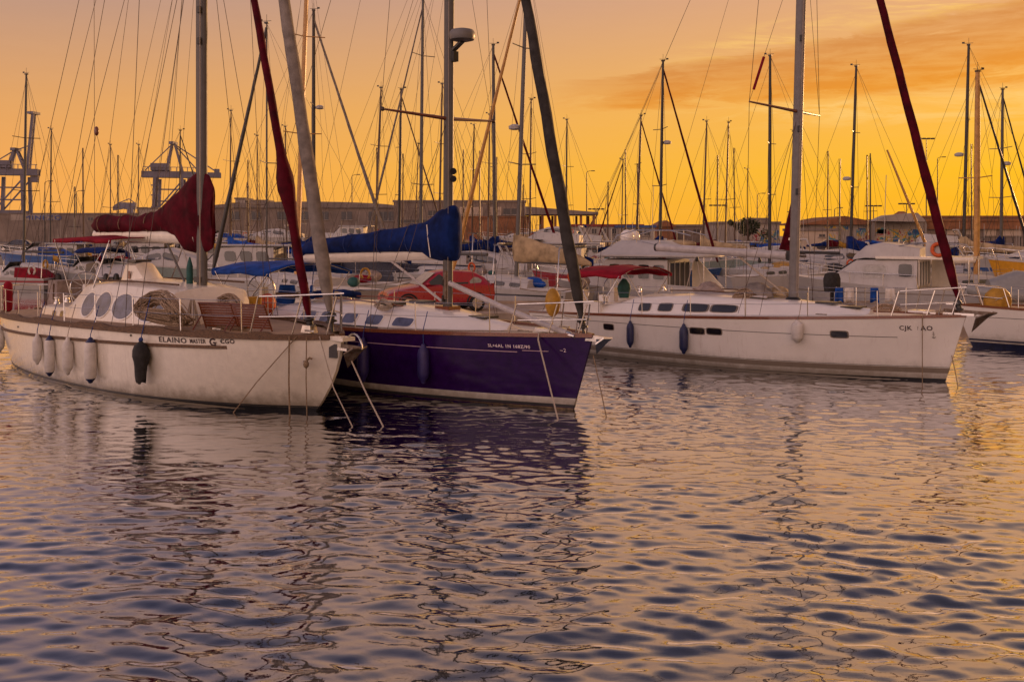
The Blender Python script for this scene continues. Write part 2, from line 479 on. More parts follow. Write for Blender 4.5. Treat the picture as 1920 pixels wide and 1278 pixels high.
def band(H, hs, us, off=0.0, transom=True, mid=True):
    """port + starboard strip of the topsides between the given heights"""
    b = MB()
    for sd in (-1, 1): b.grid([[H.pt(u, h, sd, off) for u in (us if sd < 0 else us)] for h in (hs if sd > 0 else hs[::-1])])
    b.grid([[H.pt(0, h, -1, off) + Vector((off, 0, 0)) for h in hs], [H.pt(0, h, 1, off) + Vector((off, 0, 0)) for h in hs]])
    if transom:
        p = [H.pt(1, h, -1, off) - Vector((off, 0, 0)) for h in hs]; q = [H.pt(1, h, 1, off) - Vector((off, 0, 0)) for h in hs]
        b.grid([p, q])
    return b


def zband(H, z0, z1, us, off, n=3):
    """strip between two heights in metres"""
    b = MB()
    for sd in (-1, 1):
        rows = []
        for i in range(n):
            z = z0 + (z1 - z0) * i / (n - 1)
            rows.append([H.pt(u, z / H.zs(u), sd, off) for u in us])
        b.grid(rows if sd > 0 else rows[::-1])
    zz = [z0 + (z1 - z0) * i / (n - 1) for i in range(n)]
    if us[0] < .01: b.grid([[H.pt(0, z / H.zs(0), sd, off) + Vector((off, 0, 0)) for z in zz] for sd in (-1, 1)])
    if us[-1] > .99: b.grid([[H.pt(1, z / H.zs(1), sd, off) - Vector((off, 0, 0)) for z in zz] for sd in (-1, 1)])
    return b


def frange(a, b, n): return [a + (b - a) * i / (n - 1) for i in range(n)]


def bowspace(n): return [(i / (n - 1)) ** 1.5 for i in range(n)]


def hull_parts(root, H, hullmat, deckmat, us, stripes=(), rail=None, camber=.07, antifoul=None, z_af=.05):
    hs = [-.45, -.25, -.1, 0, .15, .35, .55, .75, .9, 1.0]
    h = band(H, hs, us).build('hull', hullmat, root, smooth=50)
    if antifoul: zband(H, -.35, z_af, us, .004, 4).build('antifouling', antifoul, h, smooth=50)
    for nm, z0, z1, m, u0, u1 in stripes:
        zband(H, z0, z1, [u0 + (u1 - u0) * u for u in us], .005, 3).build(nm, m, h, smooth=50)
    d = MB()
    rows = []
    for k in range(7):
        f = -1 + k / 3
        rows.append([Vector((H.pt(u, 1, 1).x, f * (H.hb(u) - .01), H.zs(u) - .015 + camber * (1 - f * f) * min(1, H.hb(u) / H.B))) for u in us])
    d.grid(rows[::-1])
    d.build('deck', deckmat, root, smooth=50)
    if rail:
        rm, rw, rh = rail
        for sd in (-1, 1):
            rg = []
            for u in us:
                p = H.pt(u, 1, sd)
                w_ = min(rw, H.hb(u) * .9)
                rg.append([p + Vector((0, sd * .012, -.03)), p + Vector((0, sd * .012, rh)), p + Vector((0, -sd * w_, rh)), p + Vector((0, -sd * w_, -.03))])
            MB().loft(rg if sd < 0 else [r[::-1] for r in rg]).build('toe_rail', rm, root)
    return h


def trunk(secs, n=9, top=.06):
    """cabin trunk from sections (x, half width at foot, half width at roof, z foot, z roof)"""
    rg = []
    for x, wf, wt_, z0, z1 in secs:
        r = [(x, -wf, z0), (x, -wt_, z1 - .04)]
        for k in range(n):
            f = -1 + 2 * k / (n - 1)
            r.append((x, f * (wt_ - .05), z1 + top * (1 - f * f)))
        r += [(x, wt_, z1 - .04), (x, wf, z0)]
        rg.append([Vector(p) for p in r])
    return MB().loft(rg)


def tface(secs, x, t_, side=-1, off=.004):
    """point on the side wall of a trunk at x, t 0 foot .. 1 roof"""
    for i in range(len(secs) - 1):
        a, b = secs[i], secs[i + 1]
        lo, hi = min(a[0], b[0]), max(a[0], b[0])
        if lo <= x <= hi: break
    f = (x - a[0]) / (b[0] - a[0])
    wf, wt_, z0, z1 = (a[k] + (b[k] - a[k]) * f for k in (1, 2, 3, 4))
    return Vector((x, side * (wf + (wt_ - wf) * t_ + off), z0 + (z1 - .04 - z0) * t_))


def side_window(root, name, secs, xc, tc_, lx, lt, m, side=-1, n=16, p=2.0, frame=None, skew=0.0, proud=None):
    """rounded window lying on the trunk side with a slightly proud pane"""
    def loop(k, off):
        r = []
        for i in range(n):
            a = 2 * math.pi * i / n
            c, s_ = math.cos(a), math.sin(a)
            cx_ = math.copysign(abs(c) ** (2 / p), c) * lx * k; sy_ = math.copysign(abs(s_) ** (2 / p), s_) * lt * k
            r.append(tface(secs, xc + cx_ + skew * sy_, tc_ + sy_, side, off))
        return r
    pane = MB()
    proud = proud or (.014 if frame else .03)
    L0, L1 = loop(1, -.03), loop(1, proud)
    if side > 0: L0, L1 = L0[::-1], L1[::-1]
    pane.loft([L0, L1]); o = pane.build(name, m, root)
    if frame:
        f = MB(); A = loop(1.0, proud - .004); B = loop(1.13, proud + .004); C = loop(1.13, -.005)
        vs = A + B + C; fs = []
        for i in range(n):
            j = (i + 1) % n
            fs += [(i, j, n + j, n + i), (n + i, n + j, 2 * n + j, 2 * n + i)]
        f.add(vs, fs).build('window_frame', frame, o, smooth=40)
    return o


def lean(H, z): return 0


def wire(root, a, b, r=.006, m=None, name='shroud', sg=0, n=4):
    return tube(name, sag(a, b, sg) if sg else [a, b], r, m or M_wire, root, n)


def furled(root, a, b, r, m, name='furled_jib', bulge=0, n=10, twist=True, seed=1, foot=1.0, k=26):
    """sail rolled round a stay: thick low down, slim at the head, spiral ridges"""
    a = Vector(a); b = Vector(b); rings = []; rr = random.Random(seed)
    ax = (b - a).normalized(); u = ax.cross(Vector((0, 1, .1))).normalized(); v = ax.cross(u)
    for i in range(k + 1):
        s = i / k
        rad = r * (foot + (1 - foot) * min(1, s / .06)) * (1.12 - .55 * s) * (1 + .05 * rr.uniform(-1, 1))
        if i == 0: rad *= .5
        rad *= 1 + bulge * math.exp(-((s - .20) / .035) ** 2)
        c = a.lerp(b, s)
        rings.append([c + u * (rad * (1 + .10 * math.sin(3 * th + s * 60)) * math.cos(th)) + v * (rad * (1 + .10 * math.sin(3 * th + s * 60)) * math.sin(th)) for th in [2 * math.pi * j / n for j in range(n)]])
    return MB().loft(rings).build(name, m, root, smooth=60)


def mast_part(root, X, z0, z1, rx, ry, m, dx=0.0, dy=0.0, name='mast', n=12):
    """oval section mast; dx, dy lean per metre"""
    zs_ = frange(z0, z1, 7)
    pts = [(X + dx * (z - z0), dy * (z - z0), z) for z in zs_]
    f = [1, 1, 1, 1, .97, .88, .72]
    b = MB(); rings = []
    for p, k in zip(pts, f): rings.append([Vector((p[0] + rx * k * math.cos(2 * math.pi * i / n), p[1] + ry * k * math.sin(2 * math.pi * i / n), p[2])) for i in range(n)])
    o = b.loft(rings).build(name, m, root, smooth=50)
    return o


def cover(root, rows, m, name='sail_cover', n=14, folds=.035, seed=2, fold_f=9):
    """canvas over the boom from rows (x, z low, z high, half width)"""
    rings = []
    rows2 = []
    for i in range(len(rows) - 1):
        for k in range(4):
            t_ = k / 4; rows2.append(tuple(rows[i][j] + (rows[i + 1][j] - rows[i][j]) * t_ for j in range(4)))
    rows2.append(rows[-1])
    for i, (x, zl, zh, hw) in enumerate(rows2):
        r = []
        for j in range(n):
            a = 2 * math.pi * j / n - math.pi / 2
            s_ = math.sin(a); c = math.cos(a)
            wv = 1 + folds * 3 * math.sin(fold_f * x + 3.1 * s_ + seed) * (1 - abs(s_) * .5)
            zz = (zl + zh) / 2 + (zh - zl) / 2 * math.copysign(abs(s_) ** .9, s_)
            if s_ > .5: zz += folds * .4 * math.sin(fold_f * .7 * x + seed)
            r.append(Vector((x + folds * .5 * math.sin(5 * s_ + x * 2), hw * wv * math.copysign(abs(c) ** .75, c) * (1.08 - .35 * max(0, s_)), zz)))
        rings.append(r)
    return MB().loft(rings).build(name, m, root, smooth=60)


def bimini(root, x0, x1, hw, z, m, frame=M_steel, deckz=1.3, rise=.16, name='bimini', droop=.10, thick=.012):
    rows = []
    for i in range(9):
        f = -1 + i / 4
        rows.append([Vector((x0 + (x1 - x0) * j / 8, f * hw, z + rise * (1 - f * f) + .05 * math.cos((j / 8 - .5) * 3) - droop * abs(f) ** 3 + .018 * math.cos(j / 8 * 4 * math.pi))) for j in range(9)])
    b = MB().grid(rows[::-1]).build(name, m, root, smooth=60, solid=thick)
    # valance
    for s_, row in ((-1, rows[0]), (1, rows[-1])):
        v = MB().grid([[p + Vector((0, s_ * .006, .01)) for p in row], [p + Vector((0, s_ * .012, -.09)) for p in row]]).build('valance', m, b, smooth=60, solid=.006)
    xm = (x0 + x1) / 2
    for xa in (x0 + .08, x1 - .08):
        for s_ in (-1, 1):
            tube('bimini_bow', [(xm + (xa - xm) * .12, s_ * (hw + .03), deckz), (xa, s_ * hw, z - droop), (xa, s_ * hw * .5, z + rise * .72), (xa, 0, z + rise)], .016, frame, root, 6)
    return b


def rails(root, H, x0, x1, n, m=M_steel, hgt=.62, inset=.06, wires=2, both=True, r=.013, rw=.0055, gate=()):
    """stanchions and lifelines along the deck edge"""
    for sd in ((-1, 1) if both else (-1,)):
        tops = []
        for i in range(n):
            X = x0 + (x1 - x0) * i / (n - 1)
            u, h = H.uh(X, 1.3); u = min(1, max(0, -X / H.L))
            p = H.pt(u, 1, sd); p = Vector((p.x, p.y - sd * inset, p.z))
            tube('stanchion', [p, p + Vector((0, sd * .02, hgt))], r, m, root, 6)
            tops.append(p)
        for k in range(wires):
            f = 1 - .45 * k
            b = MB()
            for a, c in zip(tops[:-1], tops[1:]): b.tube(sag(a + Vector((0, sd * .02 * f, hgt * f)), c + Vector((0, sd * .02 * f, hgt * f)), .012, 4), rw, 4)
            b.build('lifeline', m, root, smooth=60)


def pulpit(root, H, xa, hgt, m=M_steel, r=.016, inset=.05, split=False, xf=-.02):
    """bow rail: top tube round the bow, middle rail, legs"""
    def p(X, sd, z=0):
        u = min(1, max(0, -X / H.L)); q = H.pt(u, 1, sd)
        return Vector((q.x, q.y - sd * min(inset, H.hb(u) * .5), q.z + z))
    for lv, nm in ((1.0, 'top_rail'), (.48, 'middle_rail')):
        b = MB()
        Xs = frange(xa, xf, 7)
        path = [p(X, -1, hgt * lv + (.05 * lv * i / 6)) for i, X in enumerate(Xs)]
        nose = p(xf, -1, hgt * lv + .06 * lv); nose = Vector((xf + .12 * lv, 0, nose.z))
        path2 = [p(X, 1, hgt * lv + (.05 * lv * i / 6)) for i, X in enumerate(Xs)]
        path = path + ([nose] if lv == 1 else []) + path2[::-1] if lv == 1 else path
        b.tube(path, r if lv == 1 else r * .8, 6)
        if lv != 1: b.tube(path2, r * .8, 6)
        b.build(nm, m, root, smooth=60)
    for sd in (-1, 1):
        for X in (xa - .12, (xa + xf) / 2, xf - .10):
            top = p(X + .10, sd, hgt); tube('pulpit_leg', [p(X - .06, sd), top], r, m, root, 6)


def coil(c, rad, n, r, seed, ax=(1, 0, 0), flat=.5, droop=1.0, k=22):
    """a hank of rope: many loose loops hanging together"""
    rr = random.Random(seed); b = MB(); ax = Vector(ax).normalized(); up = Vector((0, 0, 1)); nrm = ax.cross(up).normalized()
    for i in range(n):
        R1 = rad * rr.uniform(.55, 1.1); R2 = rad * flat * rr.uniform(.15, 1.1); off = nrm * rr.uniform(-.14, .14) * rad + ax * rr.uniform(-.12, .12) * rad
        t0 = rr.uniform(0, .5); pts = []
        for j in range(k + 1):
            a = 2 * math.pi * j / k + t0
            pts.append(Vector(c) + off + ax * (R1 * math.cos(a)) + up * (R2 * math.sin(a) * droop - .12 * rad * math.cos(a) ** 2) + nrm * (rr.uniform(-.03, .03) * rad + .1 * rad * math.sin(a * 2 + t0)))
        b.tube(pts, r, 4, caps=False)
    return b


def frame_of(o):
    return Matrix.Translation(o.location) @ Matrix.Rotation(o.rotation_euler[2], 4, 'Z')


def hull_text(root, H, s, X, z, size, m, name='lettering', slope=0.0, stretch=1.0, off=.007, bold=0):
    vs, fs = text2d(s, size, bold)
    pts = []
    for x, y in vs: pts.append(H.side(X + x * stretch, z + y + slope * x, -1, off))
    return MB().add(pts, fs).build(name, m, root)


def fender(name, label, group, root, H, X, ztop, length, rad, m, cap=None, line=M_rope, railz=None, tilt=0.0):
    """cylindrical boat fender hanging on its line against the topsides"""
    p = H.side(X, ztop - length * .55, -1, rad + .01)
    q = H.side(X, max(.1, ztop - length), -1, rad + .01)
    y = min(p.y, q.y)
    mw = frame_of(root)
    o = thing(name, label, 'fender', mw @ Vector((X, y, ztop - length)), root.rotation_euler[2], group)
    L = length
    if cap:
        b = MB().lathe([(rad * .82, .10 * L), (rad, .15 * L), (rad, .85 * L), (rad * .82, .90 * L)], n=14).build('body', m, o, smooth=50)
        MB().lathe([(.012, 0), (rad * .32, .012), (rad * .5, .05 * L), (rad * .84, .10 * L), (rad * .86, .118 * L)], n=14).build('end_cap', cap, o, smooth=50)
        MB().lathe([(rad * .86, .882 * L), (rad * .84, .90 * L), (rad * .5, .95 * L), (rad * .3, .99 * L), (.015, L)], n=14).build('end_cap', cap, o, smooth=50)
    else:
        b = MB().lathe([(.015, 0), (rad * .35, .015), (rad * .42, .07 * L), (rad * .85, .16 * L), (rad, .26 * L), (rad, .74 * L), (rad * .85, .84 * L), (rad * .42, .93 * L), (rad * .35, .985 * L), (.015, L)], n=14).build('body', m, o, smooth=50)
    u = min(1, max(0, -X / H.L)); rz = (railz if railz else H.zs(u) + .08)
    e = H.pt(u, 1, -1)
    tube('hanging_line', [(0, 0, L - .01), (0, .0, L + .06), (.0, e.y - y + .0, rz - (ztop - L) - .02), (.02, e.y - y + .10, rz - (ztop - L) + .35)], .009, line, o, 5)
    return o

# ================================================================== white cutter on the left
TL = (-3.18, 18.7, 41.0)
TB = (1.55, 19.0, 45.0)
TR = (10.4, 22.8, 42.0)


def oval(c, rx, ry, n): return [Vector((c[0] + rx * math.cos(2 * math.pi * i / n), c[1] + ry * math.sin(2 * math.pi * i / n), c[2])) for i in range(n)]


def mooring(name, label, root, pts_local, r, m, group='mooring lines running down to the water'):
    """line from the boat into the water, pts in the boat's frame"""
    mw = frame_of(root)
    base = mw @ Vector(pts_local[-1])
    P = [mw @ Vector(p) - base for p in pts_local]
    o = MB().tube(P, r, 6).build(name, m, None, smooth=60)
    o.location = base
    return tag(o, label, 'rope', group)


def winch(root, x, y, z, s=1.0):
    MB().lathe([(.075 * s, 0), (.075 * s, .03), (.05 * s, .06), (.05 * s, .12 * s), (.07 * s, .14 * s), (.07 * s, .16 * s), (.02, .17 * s)], (x, y, z), 12).build('winch', M_steel, root, smooth=40)


def steering_wheel(root, x, y, z, r=.42, axis=(1, 0, 0)):
    b = MB()
    ring = [Vector((x, y + r * math.cos(a), z + r * math.sin(a))) for a in [2 * math.pi * i / 20 for i in range(21)]]
    b.tube(ring, .016, 6, caps=False)
    for i in range(6):
        a = math.pi * i / 6; b.tube([(x, y + r * math.cos(a), z + r * math.sin(a)), (x, y - r * math.cos(a), z - r * math.sin(a))], .009, 5)
    o = b.build('steering_wheel', M_steel, root, smooth=60)
    MB().box((x + .12, y, z - .38), (.18, .24, .95), taper=.8).build('pedestal', M_white, root)


def anchor(root, x, z, m=M_rust, s=1.0, hoop=True):
    """plough anchor lying in the bow roller"""
    b = MB()
    b.bar((x - .55 * s, 0, z + .05), (x + .34 * s, 0, z + .02), .05 * s, .07 * s)
    o = b.build('anchor_shank', m, root)
    f = MB()
    for sd in (-1, 1):
        f.add([(x + .46 * s, 0, z + .06), (x + .30 * s, 0, z - .02), (x - .02, 0, z - .34 * s), (x + .12 * s, sd * .21 * s, z - .06), (x + .34 * s, sd * .17 * s, z + .06),
               (x + .46 * s, 0, z + .03), (x + .30 * s, 0, z - .06), (x - .02, 0, z - .37 * s), (x + .12 * s, sd * .21 * s, z - .09), (x + .34 * s, sd * .17 * s, z + .03)],
              [(0, 1, 4), (1, 3, 4), (1, 2, 3), (5, 9, 6), (6, 9, 8), (6, 8, 7), (0, 4, 9, 5), (4, 3, 8, 9), (3, 2, 7, 8)])
    f.build('anchor_fluke', m, root)
    if hoop:
        tube('anchor_hoop', [(x - .12 + .58 * s * (1 - math.cos(a)) / 2, .05 * s * math.cos(a), z + .02 + .26 * s * math.sin(a)) for a in [math.pi * i / 10 for i in range(11)]], .018, M_steel, root, 6)
    MB().box((x - .25 * s, 0, z - .02), (.6 * s, .16, .05)).build('bow_roller', M_steel, root)


def build_left():
    H = Hull(14.1, 3.7, 1.50, 1.44, 1.30, ov=.78, ovs=.75, tab=BEAM_OLD, wl=.93, flare=.9, rake=1.9, qs=1.6)
    r = thing('sailboat', 'white cutter with maroon sail cover and four oval cabin windows, leftmost foreground boat', 'sailboat', (TL[0], TL[1], 0), -R_(TL[2]), 'sailboats in the foreground')
    us = bowspace(44)
    hull = hull_parts(r, H, M_cream, M_teakdeck, us, stripes=[('waterline_stripe', .08, .11, M_stripe, 0, 1)], antifoul=M_anti, z_af=.075)
    # wooden toe rail, blocks on it, rubbing strake
    for sd in (-1, 1):
        rg = []
        for u in [x * .985 + .012 for x in us]:
            p = H.pt(u, 1, sd); w_ = min(.10, H.hb(u) * .8)
            rg.append([p + Vector((0, sd * .03, -.075)), p + Vector((0, sd * .03, .03)), p + Vector((0, -sd * w_, .03)), p + Vector((0, -sd * w_, -.03))])
        MB().loft(rg if sd < 0 else [q[::-1] for q in rg]).build('toe_rail', M_teak, r)
        for X0, X1 in ((-11.2, -10.0), (-9.3, -7.9), (-6.9, -5.4), (-4.9, -3.3), (-2.75, -1.95), (-1.55, -1.1)):
            rg = []
            for k, X in enumerate(frange(X0, X1, 6)):
                u = -X / H.L; p = H.pt(u, 1, sd); hh = .075 if 0 < k < 5 else .032
                rg.append([p + Vector((0, sd * .012, .025)), p + Vector((0, sd * .012, hh)), p + Vector((0, -sd * .06, hh)), p + Vector((0, -sd * .06, .025))])
            MB().loft(rg if sd < 0 else [q[::-1] for q in rg]).build('rail_block', M_teak, r)
        rg = []
        for X in frange(-12.8, -2.0, 36):
            z = .95 + .29 * ((X + 12.8) / 10.8)
            p = H.side(X, z, sd, 0); e = .03 if X < -2.1 else .012
            rg.append([p + Vector((0, -sd * .01, .035)), p + Vector((0, sd * e, .03)), p + Vector((0, sd * e, -.03)), p + Vector((0, -sd * .01, -.035))])
        MB().loft(rg if sd < 0 else [q[::-1] for q in rg]).build('rubbing_strake', M_teak, r)
    # coach roof with the oval windows
    secs = [(-11.0, .78, .74, 1.28, 1.58), (-9.4, 1.02, .95, 1.32, 1.66), (-8.95, 1.12, 1.00, 1.33, 1.72), (-8.2, 1.2, .95, 1.34, 2.22), (-7.0, 1.24, .98, 1.36, 2.30), (-5.3, 1.2, .96, 1.38, 2.26), (-4.45, 1.12, .88, 1.40, 2.18), (-4.25, 1.05, .70, 1.41, 1.85), (-4.12, 1.0, .6, 1.42, 1.50)]
    trunk(secs, top=.09).build('coach_roof', M_cream, r, smooth=35)
    for X, lx in ((-7.80, .30), (-7.08, .34), (-6.18, .44), (-5.12, .46)):
        side_window(r, 'oval_window', secs, X, .52, lx, .31, M_glassb, -1, 24, 2.0, frame=M_white, skew=.1)
        side_window(r, 'oval_window', secs, X, .52, lx, .31, M_glassb, 1, 24, 2.0, frame=M_white, skew=.1)
    # handrail in front of the windows
    for sd in (-1, 1):
        tube('hand_rail', [Vector((x, sd * .80, 2.36 - .01 * abs(x + 6))) for x in frange(-8.0, -4.4, 9)], .022, M_teak, r, 6)
    for X in (-9.95, -9.35):
        side_window(r, 'portlight', secs, X, .52, .14, .26, M_glass, -1, 16, 4.0, frame=M_white)
    # doghouse pod
    pod = [(-7.85, .30, .24, 2.22, 2.45), (-7.7, .32, .24, 2.25, 2.72), (-7.25, .32, .24, 2.28, 2.72), (-6.85, .30, .20, 2.30, 2.34)]
    trunk(pod, 7, .03).build('doghouse', M_cream, r, smooth=30)
    MB().box((-7.4, -.315, 2.46), (.11, .02, .18), taper=.8).build('vent_cover', M_varn, r)
    MB().box((-7.5, 0, 2.78), (.4, .4, .05)).build('hatch', M_stripe, r)
    # cockpit: locker, coamings, wheel
    MB().box((-11.0, 0, 1.85), (.55, 1.0, .75), taper=.94).build('cockpit_locker', M_skin, r)
    MB().box((-10.9, 0, 1.95), (.02, 1.02, .4)).build('locker_panel', M_teak, r)
    steering_wheel(r, -10.2, 0, 2.05, .40)
    for sd in (-1, 1): winch(r, -9.6, sd * 1.0, 1.72); winch(r, -9.1, sd * .98, 1.78)
    # bimini and boom, mast and furled sails
    bimini(r, -9.9, -7.0, .95, 3.27, M_redcan, deckz=1.5, rise=.05, droop=.0)
    mast_part(r, -4.80, 1.45, 20.6, .155, .10, M_alu)
    MB().box((-4.985, 0, 10.5), (.045, .05, 15)).build('mast_track', M_alud, r)
    MB().lathe([(.22, 0), (.22, .06), (.15, .14)], (-4.8, 0, 1.46), 14).build('mast_collar', M_black, r, smooth=40)
    MB().box((-4.80, -.115, 2.42), (.20, .05, .12)).build('winch_plate', M_stripe, r)
    for z in (7.62, 8.3): MB().box((-4.71, -.13, z), (.10, .06, .14)).build('mast_cleat', M_black, r)
    tube('boom', [(-4.98, 0, 3.34), (-7.2, 0, 3.38), (-9.62, 0, 3.40)], [.12, .14, .11], M_cream, r, 10, r2=[.17, .17, .13])
    cover(r, [(-9.68, 3.52, 3.80, .08), (-9.45, 3.44, 3.88, .16), (-8.6, 3.44, 3.88, .2), (-7.6, 3.45, 3.84, .2), (-6.7, 3.46, 3.94, .2), (-6.1, 3.45, 4.16, .2), (-5.75, 3.32, 4.36, .2), (-5.4, 3.04, 4.60, .19), (-5.05, 3.0, 4.74, .17), (-4.86, 3.02, 4.82, .085), (-4.55, 3.02, 4.72, .08), (-4.36, 3.10, 4.45, .05)], M_maroon, folds=.06, n=22)
    for X, zl, zh, hw in ((-9.2, 3.42, 3.91, .20), (-8.1, 3.43, 3.89, .225), (-6.9, 3.44, 3.93, .225)):
        tube('cover_tie', [(X, hw * math.cos(a), (zl + zh) / 2 + (zh - zl) / 2 * 1.03 * math.sin(a)) for a in [2 * math.pi * i / 14 for i in range(15)]], .012, M_roped, r, 5)
        tube('tie_end', [(X, -hw * .5, zl + .02), (X + .03, -hw * .7, zl - .22)], .007, M_roped, r, 4)
    tube('mainsheet', [(-8.4, 0, 3.28), (-9.3, 0, 1.9)], .012, M_rope, r, 5)
    tube('kicker', [(-6.3, 0, 3.26), (-5.0, 0, 1.75)], .028, M_alu, r, 8)
    gtop = (-4.72, 0, 20.4); jtop = (-4.72, 0, 14.9)
    furled(r, (-.38, 0, 1.95), gtop, .125, M_sail, 'furled_genoa', bulge=.0, foot=.75, k=40)
    furled(r, (-1.02, 0, 1.80), jtop, .085, M_maroon, 'furled_staysail', bulge=1.15, foot=.8, k=52, seed=4)
    for a, b_, nm in (((-.30, 0, 1.55), (-.38, 0, 2.0), 'furler_drum'), ((-.96, 0, 1.42), (-1.02, 0, 1.82), 'furler_drum')):
        d = (Vector(b_) - Vector(a)).normalized()
        MB().lathe([(.03, 0), (.03, .18), (.11, .19), (.11, .22), (.07, .24), (.07, .30), (.11, .32), (.11, .35), (.05, .38)], a, 12, d).build(nm, M_black, r, smooth=40)
    # spreaders and standing rigging
    for z, hw in ((7.9 + 3.0, 1.25), (15.5, 1.0)):
        for sd in (-1, 1): tube('spreader', [(-4.8, 0, z), (-4.98, sd * hw, z + .06)], [.04, .025], M_alu, r, 8)
    for sd in (-1, 1):
        for X, top, nm in ((-4.9, 20.3, 'cap_shroud'), (-4.4, 10.9, 'lower_shroud'), (-5.5, 10.9, 'lower_shroud')):
            foot = Vector((X, sd * 1.72, 1.5))
            if nm == 'cap_shroud':
                b = MB().tube([foot, (-4.98, sd * 1.25, 10.96), (-4.9, sd * 1.0, 15.55), (-4.8, sd * .06, top)], .0075, 4)
                b.build(nm, M_wire, r)
            else: wire(r, foot, (-4.8, sd * .08, top), .0075, name=nm)
        wire(r, (-13.4, sd * .55, 1.4), (-4.9, 0, 20.4), .0075, name='backstay')
        wire(r, (-9.2, sd * 1.5, 1.5), (-4.9, sd * .05, 14.8), .0065, name='running_backstay')
    wire(r, (-9.5, 0, 3.6), (-4.95, 0, 20.3), .006, name='topping_lift')
    for X, zt in ((-6.2, 11.2), (-7.4, 11.4), (-8.6, 11.8)):
        for sd in (-1, 1): wire(r, (X, sd * .2, 3.5), (-4.95, sd * .1, zt), .0045, name='lazy_jack')
    for k in range(3): wire(r, (-4.66 + .03 * k, -.13 - .03 * k, 1.9), (-4.70, -.10, 20), .005, M_rope, 'halyard')
    wire(r, (-11.9, -1.0, 1.35), (-5.0, -.05, 17.2), .006, name='flag_halyard')
    # vertical line with a block on the port backstay
    tube('hanging_line', [(-9.7, 0, 1.6), (-9.75, 0, 11.5)], .007, M_wire, r, 4)
    MB().ell((-9.62, 0, 6.0), (.07, .06, .12), 10, 8).build('pulley_block', M_varn, r, smooth=60)
    wire(r, (-12.0, .2, 1.4), (-9.62, 0, 5.95), .006, name='preventer')
    wire(r, (-8.1, .2, 2.3), (-9.62, 0, 5.95), .006, name='preventer')
    # rails
    rails(r, H, -13.3, -1.7, 9, hgt=.66)
    pulpit(r, H, -1.35, .74, xf=-.10)
    b = MB()
    for sd in (-1, 1):
        b.tube([H.pt(.955, 1, sd) + Vector((0, 0, .68)), H.pt(.99, 1, sd) + Vector((0, 0, .68)), Vector((-14.1, 0, 2.0))], .016, 6)
        for u in (.955, .992): b.tube([H.pt(u, 1, sd), H.pt(u, 1, sd) + Vector((0, 0, .68))], .016, 6)
    b.build('pushpit', M_steel, r, smooth=60)
    # bow roller, hawse hole, anchor
    MB().box((-.03, 0, 1.45), (.42, .30, .07)).build('bow_plate', M_cream, r)
    p = H.side(-.14, 1.22, -1, .004)
    MB().box(p, (.16, .02, .26), rz=.55).build('hawse_hole', M_stripe, r)
    anchor(r, .16, 1.28, M_rust, 1.0)
    MB().box((-.75, -.2, 1.60), (.30, .18, .14), taper=.8).build('windlass', M_steel, r)
    for X in (-.55, -2.3):
        p = H.pt(-X / H.L, 1, -1); MB().bar((p.x - .14, p.y + .12, p.z + .09), (p.x + .14, p.y + .12, p.z + .09), .035).build('cleat', M_steel, r)
    for k, (X, z) in enumerate(((-.62, 1.0), (-2.1, 1.36), (-10.3, 1.16), (-4.6, 1.34))):
        p = H.side(X, z, -1, .004); MB().lathe([(.025, 0), (.025, .012)], p, 8, (0, -1, 0)).build('skin_fitting', M_stripe, r)
    # names on the topsides
    hull_text(hull, H, 'ELAINO', -3.72, 1.265, .145, M_text, stretch=1.42, slope=.020, bold=.003)
    hull_text(hull, H, 'MASTER', -2.86, 1.285, .115, M_text, stretch=.88, slope=.03, bold=.003)
    hull_text(hull, H, 'G', -2.38, 1.262, .20, M_text, stretch=1.1, bold=.006)
    hull_text(hull, H, '-', -2.25, 1.29, .16, M_text, stretch=1.2)
    hull_text(hull, H, '_', -2.25, 1.30, .12, M_text, stretch=2.2)
    hull_text(hull, H, 'CGO', -2.12, 1.312, .12, M_text, stretch=1.1, slope=.03, bold=.003)
    # foredeck planking: edge boards
    MB().add([H.pt(u, 1, 1) * 1.0 + Vector((0, -.25 * s_, .05)) for u in (.03, .12, .25) for s_ in (1, 0)], [(0, 1, 3, 2), (2, 3, 5, 4)]).build('covering_board', M_teak, r)
    MB().box((-2.7, -.7, 1.56), (1.1, .16, .05), rz=.12).build('deck_plank', M_teak, r)
    return r, H


LEFT, HL = build_left()
mwL = frame_of(LEFT)
FG = 'fenders hung along the left cutter'
fender('fender', 'small plain white fender on the left cutter, leftmost of the four by the oval windows', FG, LEFT, HL, -8.70, 1.12, .72, .105, M_fwhite, None, M_ropeb)
fender('fender', 'white fender with blue ends left of the plain tapered fender on the left cutter', FG, LEFT, HL, -8.0, 1.12, .92, .11, M_fwhite, M_fblue, M_ropeb)
fender('fender', 'plain white tapered fender between two blue-ended fenders on the left cutter', FG, LEFT, HL, -7.05, 1.16, .84, .115, M_fwhite, None, M_rope)
fender('fender', 'longest white fender with blue ends on the left cutter, nearest its painted name', FG, LEFT, HL, -6.0, 1.22, .98, .125, M_fwhite, M_fblue, M_ropeb)
